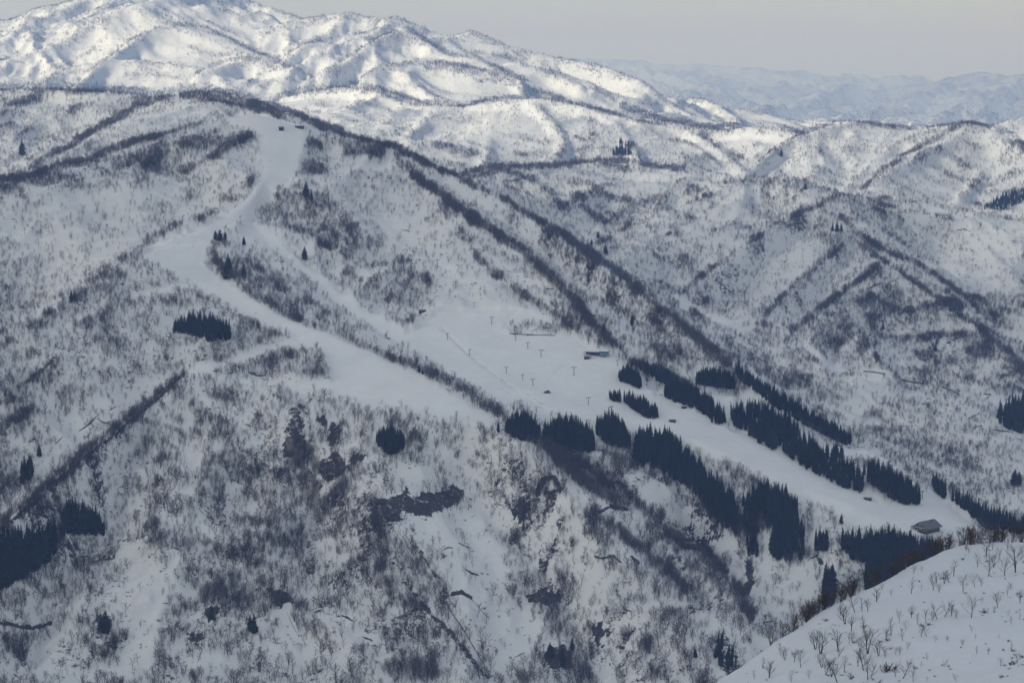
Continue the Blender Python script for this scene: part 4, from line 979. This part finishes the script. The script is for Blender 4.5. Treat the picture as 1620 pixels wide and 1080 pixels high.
MB().tube([(3.5, 4, 7), (3.5, 4, 11.4)], .45, 8).put('chimney', M_DARK, e)
MB().prism([(-11.0,3.75),(-11.0,4.0),(-6.5,6.75),(-6.5,6.5)], -12.8, 13.2).put('roof_snow', M_CAP, e)

# ---- lift building on the shoulder of the bowl
p = hit(946, 562)
e = empty('lift_building', (p[0], p[1], p[2] - .4), math.radians(-12), 'long low snow roofed lift building with one blue wall beside the bowl', 'building')
MB().box(-15, 3, -3.2, 4, 2.0, 4.6).put('wall', M_DARK, e)
MB().box(3, 14, -3.8, 4.4, 1.4, 6.0).put('blue_wall', M_BLUE, e)
MB().prism_x([(-5.4,5.0),(-5.4,5.4),(.2,6.3),(5.6,5.4),(5.6,5.0)], -17.5, 2.8).prism_x([(-5.2,6.0),(-5.2,6.4),(.2,7.4),(5.6,6.4),(5.6,6.0)], 2.6, 15).put('roof', M_STEEL, e)
MB().prism_x([(-5.3,5.5),(-4.8,6.1),(.2,7.0),(5.1,6.1),(5.5,5.5),(.2,6.4)], -17.2, 2.4).prism_x([(-5.1,6.5),(-4.6,7.2),(.2,8.2),(5,7.2),(5.4,6.5),(.2,7.5)], 2.9, 14.8).put('roof_snow', M_CAP, e)
for x in (-14, -8, -2): MB().tube([(x, -3.4, -2), (x, -3.4, 5)], .22, 6).put('post', M_STEEL, e)
MB().box(3.5, 9, -3, 3.5, -2, 1.4).put('plinth', M_CONC, e)
for x in (5, 8.2, 11.2): MB().box(x, x + 1.8, -3.9, -3.78, 3, 4.8).put('window', M_GLASS, e)
p = hit(930, 567)
e = empty('lift_hut', (p[0], p[1], p[2] - .3), math.radians(10), 'small lift hut with a dark base and pale arched top below the long lift building', 'hut')
MB().box(-4.5, 1.5, -2.4, 2.4, -1.5, 3.4).put('wall', M_DARK, e); MB().prism_x([(-3,3.2),(-2.4,4.6),(-1,5.4),(1,5.4),(2.4,4.6),(3,3.2)], -5, 2).put('roof', M_LILAC, e)
MB().box(1.5, 5, -2, 2, 2.6, 4.2).put('drive_cover', M_LILAC, e); MB().tube([(3.2, 0, -1), (3.2, 0, 2.7)], .35, 8).put('column', M_DARK, e); MB().box(-3.4, -1.4, -2.52, -2.38, .9, 2.4).put('window', M_GLASS, e)
for px, py, w, d, h, nm, lab, rz in ((445, 206, 7.5, 6, 6.0, 'summit_hut', 'dark square hut alone on the snow dome of the summit', .2), (474, 203, 13, 7, 4.5, 'summit_station', 'low dark lift shelter under the trees right of the summit hut', -.35), (668, 494, 9, 5.5, 4.2, 'lift_shelter', 'dark lift shelter where the hedge of the second run ends', .1),
                               (1373, 790, 8, 5, 3.2, 'lift_shelter', 'dark open shelter at the foot of the large lower grove', -.3), (1082, 645, 6, 4, 2.6, 'equipment_shed', 'tiny dark shed between the groves of the middle run', .2), (1064, 667, 7.5, 4, 3.4, 'equipment_shed', 'small dark shed on posts above the long lower grove', -.2)):
    p = hit(px, py); e = empty(nm, (p[0], p[1], p[2] - .3), rz, lab, 'hut')
    MB().box(-w / 2, w / 2, -d / 2, d / 2, -1.5, h * .72).put('wall', M_DARK if 'square' in lab else M_WOOD, e)
    MB().prism_x([(-d * .62,h * .66),(-d * .62,h * .74),(0,h),(d * .62,h * .74),(d * .62,h * .66),(0,h * .92)], -w * .58, w * .58).put('roof', M_ROOF, e)
    MB().box(-w * .3, -w * .05, -d / 2 - .1, -d / 2 + .02, .2, h * .55).put('door', M_DARK, e); MB().box(w * .08, w * .36, -d / 2 - .1, -d / 2 + .02, h * .3, h * .56).put('window', M_GLASS, e)

# ---- snow groomer on the bowl
p = hit(866, 621)
e = empty('snow_groomer', (p[0], p[1], p[2] + .05), .15, 'dark snow groomer standing on the open bowl below the lift pylons', 'groomer')
MB().prism_x([(-1.5,.9),(-1.5,1.9),(1.5,1.9),(1.5,.9)], -3.2, 2.2).put('body', M_DARK, e); MB().prism([(-.6,1.9),(-.2,3.1),(1.7,3.1),(2.2,1.9)], -1.3, 1.3).put('cab', M_GLASS, e)
for s in (-1, 1): MB().prism([(-3.4,.5),(-2.8,0),(2.2,0),(2.9,.5),(2.4,1.1),(-3,1.1)], s * 1.9 - .6, s * 1.9 + .6).put('track', M_STEEL, e)
MB().prism([(3.4,.1),(3.9,.2),(3.7,1.4),(3.4,1.2)], -2.6, 2.6).put('blade', M_DARK, e); MB().box(-4.6, -3.5, -2.4, 2.4, .05, .8).put('tiller', M_STEEL, e)

# ---- chairlift pylons
def make_pylon():
    a = MB().tube([(0, 0, -1.5), (0, 0, 9.6)], [.46, .30], 10).mesh('pole'); b = MB().box(-2.9, 2.9, -.22, .22, 9.5, 9.95).box(-.3, .3, -.35, .35, 9.95, 10.5).mesh('crossarm')
    c = MB().box(-.2, .2, -1.7, 1.7, -.55, -.2)
    for y in (-1.4, -.5, .5, 1.4): c.tube([(-.16, y, -.05), (.16, y, -.05)], .3, 8)
    c = c.mesh('sheave_bar'); d = MB().box(-.25, .25, .42, .5, -1, 9.4)
    for k in range(20): d.box(-.22, .22, .34, .44, k * .48, k * .48 + .06)
    d = d.mesh('ladder')
    for me, m in ((a, M_STEEL), (b, M_STEEL), (c, M_DARK), (d, M_STEEL)): me.materials.append(m)
    return a, b, c, d
PYL = make_pylon()
ORD = ['first', 'second', 'third', 'fourth', 'fifth', 'sixth', 'seventh', 'eighth', 'ninth', 'tenth', 'eleventh', 'twelfth', 'thirteenth', 'fourteenth', 'fifteenth', 'sixteenth']
LIFTS = [('long upper lift row, counted down from the summit', [(507,216,7),(526,229,10),(548,247,8),(578,279,7),(605,312,7),(633,347,8),(663,387,10),(692,423,12),(721,457,12),(750,487,9),(778,513,12),(816,539,11),(835,552,11),(856,565,12)]),
         ('short middle lift row, counted down the bowl', [(708,537,10),(743,562,10),(801,591,11),(827,602,10),(843,610,11)]), ('lower lift row, counted down from the lift building', [(908,594,14),(931,640,12),(967,655,13)]),
         ('lodge lift row, counted down the lower run', [(1173,754,11),(1297,738,6),(1459,789,13)]), ('right-hand lift row, counted down from the lift building', [(977,579,10)])]
for nm, row in LIFTS:
    pts = [hit(a, b) for a, b, c in row]
    for k, (q, r_) in enumerate(zip(pts, row)):
        if q is None: continue
        a_ = pts[max(k - 1, 0)]; b_ = pts[min(k + 1, len(pts) - 1)]; an = math.atan2(b_[1] - a_[1], b_[0] - a_[0]) if len(pts) > 1 else -1.0
        h = r_[2] / F * q[1]; e = empty('lift_pylon', q, an + math.pi / 2, 'slim grey lift pylon, %s in the %s' % (ORD[k], nm) if len(row) > 1 else 'slim grey lift pylon standing right below the blue wall of the lift building', 'pylon', 'chairlift pylons', h / 10.3)
        for me, loc in ((PYL[0], None), (PYL[1], None), (PYL[3], None), (PYL[2], -2.6), (PYL[2], 2.6)):
            o = bpy.data.objects.new(me.name.split('.')[0], me); COL.objects.link(o); o.parent = e
            if loc: o.location = (loc, 0, 10.0)

# ---- walls and fences following the ground
def along(pts, step):
    out = []; 
    for (x0, y0), (x1, y1) in zip(pts[:-1], pts[1:]):
        n = max(2, int(math.hypot(x1 - x0, y1 - y0) / step))
        out += [(x0 + (x1 - x0) * k / n, y0 + (y1 - y0) * k / n) for k in range(n)]
    return out + [pts[-1]]
def low_wall(name, cat, pts, h, lab, mat, grp, posts=True, th=.25):
    g = [hit(*q) for q in along(pts, 2.2)]; g = [q for q in g if q]; o = g[0]
    e = empty(name, o, 0, lab, cat, grp); b = MB()
    for a, c in zip(g[:-1], g[1:]):
        dx, dy = c[0] - a[0], c[1] - a[1]; L = math.hypot(dx, dy) or 1; nx, ny = -dy / L * th, dx / L * th; i = len(b.V)
        for q, s in ((a, 1), (c, 1), (c, -1), (a, -1)): b.V.append(Vector((q[0] - o[0] + nx * s, q[1] - o[1] + ny * s, q[2] - o[2] - 1)))
        for q, s in ((a, 1), (c, 1), (c, -1), (a, -1)): b.V.append(Vector((q[0] - o[0] + nx * s, q[1] - o[1] + ny * s, q[2] - o[2] + h)))
        b.F += [(i,i+3,i+2,i+1),(i+4,i+5,i+6,i+7),(i,i+1,i+5,i+4),(i+1,i+2,i+6,i+5),(i+2,i+3,i+7,i+6),(i+3,i,i+4,i+7)]
    b.put('net' if 'fence' in name else 'panel', mat, e)
    if posts:
        for q in g[::2]: MB().tube([(q[0] - o[0], q[1] - o[1], q[2] - o[2] - 1), (q[0] - o[0], q[1] - o[1], q[2] - o[2] + h + .5)], .14, 6).put('post', M_STEEL, e)
low_wall('snow_fence', 'fence', [(806,528),(840,530),(878,531)], .9, 'dark net fence below the small row of bare trees in the bowl', M_NET, 'snow fences')
low_wall('guard_wall', 'wall', [(1366,588),(1380,589),(1400,592)], 2.0, 'short guard wall at the bend of the mountain road', M_CONC, 'guard walls of the mountain road')
low_wall('guard_wall', 'wall', [(1426,602),(1440,605),(1460,608)], 2.6, 'dark guard wall in the middle of the mountain road', M_CONC, 'guard walls of the mountain road')
low_wall('guard_wall', 'wall', [(1490,613),(1505,618),(1518,626)], 2.0, 'guard wall where the mountain road drops to the right', M_CONC, 'guard walls of the mountain road')
low_wall('guard_wall', 'wall', [(1556,624),(1568,625)], 2.0, 'shortest guard wall beside the wood at the right edge', M_CONC, 'guard walls of the mountain road')

# ---- slits where the snow has slid and the ground shows
M_EARTH = plain('bare_earth', (.045, .042, .042), .95, .5, .4)
def crack(pts, w):
    q = along(pts, 1.3); V, Fs = [], []; n = len(q)
    for k, (x, y) in enumerate(q):
        t = k / max(1, n - 1); ww = w * (.35 + .65 * math.sin(math.pi * min(1, max(0, .08 + .84 * t)))) * rr.uniform(.55, 1.3); y += rr.uniform(-.5, .5)
        a, b = hit(x, y - ww / 2), hit(x, y + ww / 2)
        if not a or not b or abs(a[1] - b[1]) > 40: continue
        V += [(a[0], a[1], a[2] + .22), (b[0], b[1], b[2] + .22)]
    if len(V) < 4: return
    Fs = [(2 * k, 2 * k + 1, 2 * k + 3, 2 * k + 2) for k in range(len(V) // 2 - 1)]
    me = bpy.data.meshes.new('ground_crack'); me.from_pydata(V, [], Fs); link('ground_crack', me, None, M_EARTH)['kind'] = 'structure'
def cr(ox, oy, k, lst):
    for pts, w in lst: crack([(ox + x / k, oy + y / k) for x, y in pts], w)
cr(540, 720, 3, [([(485,450),(505,437),(530,440)],2.2),([(555,415),(575,425),(610,440)],1.8),([(470,495),(485,480),(505,475)],2),([(500,570),(508,605)],1.5),([(680,632),(697,640)],1.8),([(525,650),(560,650),(600,665),(625,690)],4),([(625,690),(660,730),(700,775)],1.3),
 ([(540,680),(546,710)],2),([(1310,660),(1332,672)],1.8),([(1330,710),(1350,735),(1380,740)],2.2),([(800,975),(830,1020),(850,1060)],2),([(0,760),(30,770),(55,785)],4),([(590,540),(620,560),(655,570)],3.5),([(1285,132),(1320,126),(1350,150)],4),([(1200,480),(1240,490),(1290,475),(1330,510)],4.5),
 ([(240,340),(280,400),(330,480),(380,560)],1.6),([(290,360),(340,430),(400,500),(460,600)],2.2),([(460,640),(520,740),(580,830),(640,930),(700,1030)],3),([(700,670),(740,660),(750,680)],1.2),([(780,820),(800,840)],1.2),([(820,960),(870,935)],1.8),([(100,860),(150,880)],3),([(730,230),(770,240)],1.5),([(640,875),(665,880)],1.5),([(1355,760),(1360,772)],1.6)])
cr(0, 720, 3, [([(10,780),(60,800),(110,820),(160,825),(190,800),(215,820),(240,870)],3.4),([(1470,640),(1490,610),(1500,625)],2),([(1440,695),(1460,675)],2),([(1360,740),(1390,810),(1420,860)],1.6),([(770,700),(800,705)],1.6),([(240,760),(250,770)],1.8),([(660,430),(665,480)],1.3)])
cr(0, 360, 3, [([(375,965),(420,935),(450,905),(470,880)],3.2),([(430,925),(446,948)],2.4),([(460,905),(490,925),(522,930)],2.6),([(405,1000),(430,970)],2.4),([(515,868),(552,848)],2),([(1085,690),(1108,690)],2),([(1180,685),(1215,700),(1250,705)],3),([(915,585),(935,585)],1.8),([(965,605),(985,606)],2),([(260,1030),(300,990)],2),([(1010,680),(1035,680)],1.6)])
cr(1080, 360, 3, [([(1300,15),(1335,8),(1370,20)],1.3),([(870,295),(910,275),(950,262)],2.6),([(1120,625),(1150,630),(1168,615)],1.8),([(940,665),(955,672)],1.6),([(1380,950),(1420,940)],1.6),([(1350,910),(1410,880)],1.8),([(1430,820),(1460,795)],1.8),([(1480,960),(1560,970)],2)])
cr(780, 620, 6, [([(890,580),(960,550),(1010,550),(1110,570)],2.2),([(1125,880),(1170,845),(1230,885)],3),([(1290,660),(1310,630)],2)])
cr(540, 360, 3, [([(965,290),(1012,293)],1.5),([(285,10),(330,20)],1.2)])
cr(1080, 720, 3, [([(0,395),(60,405),(120,405),(170,385)],3),([(720,590),(740,600),(755,612)],2.4),([(600,495),(630,480),(660,510)],2),([(380,795),(430,785)],2)])

# ---- skiers, specks on the upper bend
M_JACKET = [plain('jacket_%s' % n, c, .8, .2, 2) for n, c in (('dark', (.03, .03, .04)), ('red', (.22, .04, .04)), ('blue', (.04, .07, .2)))]; M_SKI = plain('ski', (.08, .08, .1), .4, .2, 1); M_SKIN = plain('skin', (.45, .3, .23), .7, .1, 3)
def make_skier(seed):
    r = random.Random(seed); me = bpy.data.meshes.new('body')
    J = [((0,0,.92),.15),((0,.04,1.15),.16),((0,.1,1.40),.17),((0,.13,1.52),.07),((0,.16,1.68),.11),((0,.16,1.80),.09), ((.11,.06,.86),.1),((.14,.16,.5),.085),((.14,.0,.1),.06),((.14,.14,.06),.05), ((-.11,.06,.86),.1),((-.14,.16,.5),.085),((-.14,.0,.1),.06),((-.14,.14,.06),.05),
         ((.2,.1,1.42),.075),((.31,.16,1.18),.06),((.28,.4,1.08),.045), ((-.2,.1,1.42),.075),((-.31,.16,1.18),.06),((-.28,.4,1.08),.045)]
    E = [(0,1),(1,2),(2,3),(3,4),(4,5),(0,6),(6,7),(7,8),(8,9),(0,10),(10,11),(11,12),(12,13),(2,14),(14,15),(15,16),(2,17),(17,18),(18,19)]
    me.from_pydata([j[0] for j in J], E, []); o = bpy.data.objects.new('person', me); COL.objects.link(o)
    md = o.modifiers.new('s', 'SKIN'); sv = me.skin_vertices[0].data
    for k, j in enumerate(J): sv[k].radius = (j[1], j[1])
    sv[0].use_root = True; o.modifiers.new('b', 'SUBSURF').levels = 1
    dg = bpy.context.evaluated_depsgraph_get(); m2 = bpy.data.meshes.new_from_object(o.evaluated_get(dg)); bpy.data.objects.remove(o); return m2
SK = make_skier(1); m_ski = MB().box(.08, .2, -.75, .95, 0, .035).box(.08, .2, .95, 1.05, .03, .09).box(-.2, -.08, -.75, .95, 0, .035).box(-.2, -.08, .95, 1.05, .03, .09).mesh('skis'); m_ski.materials.append(M_SKI)
m_pol = MB().tube([(.28, .42, 1.1), (.36, .1, 0)], .02, 5).tube([(-.28, .42, 1.1), (-.36, .1, 0)], .02, 5).mesh('ski_poles'); m_pol.materials.append(M_SKI)
SKB = []
for m in M_JACKET: c = SK.copy(); c.materials.clear(); c.materials.append(m); SKB.append(c)
for k, (px, py) in enumerate([(252,398),(263,406),(269,410),(276,399),(286,401),(297,394),(301,394),(306,391),(305,386),(331,418),(283,385),(246,402),(560,542),(640,585),(300,442)]):
    p = hit(px, py)
    e = empty('person', p, rr.uniform(-1, 1) + 2.4, 'skier in dark clothing on skis at the wide upper bend of the run' if k < 12 and k % 3 == 0 else 'skier in red jacket on the upper run' if k % 3 == 1 else 'skier in blue jacket on the upper run' if k % 3 == 2 else 'skier in dark clothing far down the upper run', 'person', 'skiers on the upper run')
    for nm, me in (('clothing', SKB[k % 3]), ('skis', m_ski), ('ski_poles', m_pol)):
        o = bpy.data.objects.new(nm, me); COL.objects.link(o); o.parent = e
print('built', round(time.time() - T0, 1))
# ------------------------------------------------------------------ camera, sun, sky, cloud, haze
cam = bpy.data.cameras.new('camera'); co = bpy.data.objects.new('camera', cam); COL.objects.link(co)
cam.sensor_width = 36; cam.lens = F / 1620 * 36; cam.clip_start = 1; cam.clip_end = 150000
co.location = (0, 0, 0); co.rotation_euler = (math.pi / 2 - PIT, 0, 0); S.camera = co
SUN_EL, SUN_AZ = math.radians(31), math.radians(-108)      # azimuth from +Y towards +X
sd = Vector((math.sin(SUN_AZ) * math.cos(SUN_EL), math.cos(SUN_AZ) * math.cos(SUN_EL), math.sin(SUN_EL)))
sun = bpy.data.lights.new('sun', 'SUN'); sun.energy = 3.3; sun.angle = math.radians(5); sun.color = (1, .98, .945)
so = bpy.data.objects.new('sun', sun); COL.objects.link(so); so.rotation_euler = sd.to_track_quat('Z', 'Y').to_euler()
W = bpy.data.worlds.new('World'); S.world = W; t = NT(W)
sky = t.n('ShaderNodeTexSky', sky_type='NISHITA'); sky.sun_disc = False; sky.sun_elevation = SUN_EL; sky.sun_rotation = SUN_AZ
sky.altitude = 1300; sky.air_density = 1.0; sky.dust_density = 1.5; sky.ozone_density = 1.0
hs = t.n('ShaderNodeHueSaturation'); hs.inputs['Saturation'].default_value = .8; t.l(sky.outputs[0], hs.inputs['Color'])
bg = t.n('ShaderNodeBackground'); t.l(hs.outputs[0], bg.inputs[0]); bg.inputs[1].default_value = .094
wo = t.n('ShaderNodeOutputWorld'); t.l(bg.outputs[0], wo.inputs[0])

# a bank of cloud over the ski mountain, high above the picture: it keeps the direct sun off the near slopes
def shade_cloud(n, x0, x1, y0, y1, near):
    xs = np.linspace(x0, x1, n); ys = np.linspace(y0, y1, n)
    X, Y = np.meshgrid(xs, ys)
    k = 2100 / sd.z                       # ground shaded by this piece, seen along the sun's direction
    gx, gy = X - sd.x * k, Y - sd.y * k
    e = fbm(X / 900, Y / 900, 91, 4)
    inside = np.clip((6900 + (e - .5) * 1800 - .02 * gx - gy) / 3300, 0, 1) if near else np.clip((gy - 12000 - (e - .5) * 3000) / 3000, 0, 1)
    th = inside * (120 + 240 * fbm(X / 500, Y / 500, 92, 3))
    keep = th > 4
    Vt = np.stack([X, Y, 1800 + th], -1).reshape(-1, 3); Vb = np.stack([X, Y, 1800 - th * .35], -1).reshape(-1, 3)
    idx = np.arange(n * n).reshape(n, n); fs = []
    kf = keep[:-1, :-1] & keep[1:, :-1] & keep[:-1, 1:] & keep[1:, 1:]
    a, b_, c, d = idx[:-1, :-1][kf], idx[:-1, 1:][kf], idx[1:, 1:][kf], idx[1:, :-1][kf]
    top = np.stack([a, b_, c, d], -1); bot = np.stack([d, c, b_, a], -1) + n * n
    me = mesh_np('shade_cloud', np.vstack([Vt, Vb]), np.vstack([top, bot]))
    attr(me, 'dense', np.concatenate([(inside * np.interp(gy, [1200, 2400, 3300], [1.3, 1.18, 1.0])).ravel()] * 2))
    bm = bmesh.new(); bm.from_mesh(me); bmesh.ops.delete(bm, geom=[v for v in bm.verts if not v.link_faces], context='VERTS')
    bm.to_mesh(me); bm.free()
    m = bpy.data.materials.new('shade_cloud'); t = NT(m)
    o = t.n('ShaderNodeOutputMaterial'); tr = t.n('ShaderNodeBsdfTransparent'); tl = t.n('ShaderNodeBsdfTranslucent'); tl.inputs[0].default_value = (.74, .775, .81, 1)
    df = t.n('ShaderNodeBsdfDiffuse'); df.inputs[0].default_value = (.8, .8, .82, 1)
    mx = t.n('ShaderNodeMixShader'); mx.inputs[0].default_value = .08; t.l(tl.outputs[0], mx.inputs[1]); t.l(df.outputs[0], mx.inputs[2])
    m2 = t.n('ShaderNodeMixShader'); g = t.n('ShaderNodeTexCoord').outputs['Object']
    al = t.ramp(t.noise(.0012, 4, .55, g), [(.35, (.56, .56, .56)), (.65, (.72, .72, .72))])
    t.l(t.math('MULTIPLY', al, t.n('ShaderNodeAttribute', attribute_name='dense').outputs['Fac']), m2.inputs[0])
    t.l(tr.outputs[0], m2.inputs[1]); t.l(mx.outputs[0], m2.inputs[2]); t.l(m2.outputs[0], o.inputs[0])
    c = link('shade_cloud', me, None, m); tag(c, kind='stuff'); return c
shade_cloud(130, -15000, 6500, -8000, 8600, True); shade_cloud(130, -22000, 16000, 9000, 44000, False)  # second, unseen bank added beyond the sunlit gap to dim the far ranges

def haze():
    me = bpy.data.meshes.new('haze'); bm = bmesh.new()
    x0, x1, y0, y1, z0, z1 = -20000, 20000, -400, 63000, -960, 820
    vs = [bm.verts.new(p) for p in ((x0,y0,z0),(x1,y0,z0),(x1,y1,z0),(x0,y1,z0),(x0,y0,z1),(x1,y0,z1),(x1,y1,z1),(x0,y1,z1))]
    for f in ((0,3,2,1),(4,5,6,7),(0,1,5,4),(1,2,6,5),(2,3,7,6),(3,0,4,7)): bm.faces.new([vs[i] for i in f])
    bm.to_mesh(me); bm.free()
    m = bpy.data.materials.new('haze'); t = NT(m)
    o = t.n('ShaderNodeOutputMaterial'); v = t.n('ShaderNodeVolumePrincipled')
    v.inputs['Color'].default_value = (.34, .52, 1, 1); v.inputs['Absorption Color'].default_value = (1, 1, 1, 1)
    v.inputs['Density'].default_value = 6.8e-5; v.inputs['Anisotropy'].default_value = 0.3
    t.l(v.outputs[0], o.inputs['Volume'])
    h = link('haze', me, None, m); tag(h, kind='stuff'); return h
haze()
S.view_settings.view_transform = 'Standard'; S.view_settings.look = 'None'; S.view_settings.exposure = 0.15; S.view_settings.gamma = 1
cy = S.cycles
cy.volume_bounces = 2; cy.max_bounces = 6; cy.diffuse_bounces = 3; cy.transparent_max_bounces = 12; cy.volume_step_rate = 4
cy.use_denoising = True
try: cy.denoiser = 'OPENIMAGEDENOISE'; cy.denoising_input_passes = 'RGB_ALBEDO_NORMAL'
except Exception: pass
cy.sample_clamp_indirect = 4
print('script', round(time.time() - T0, 1))
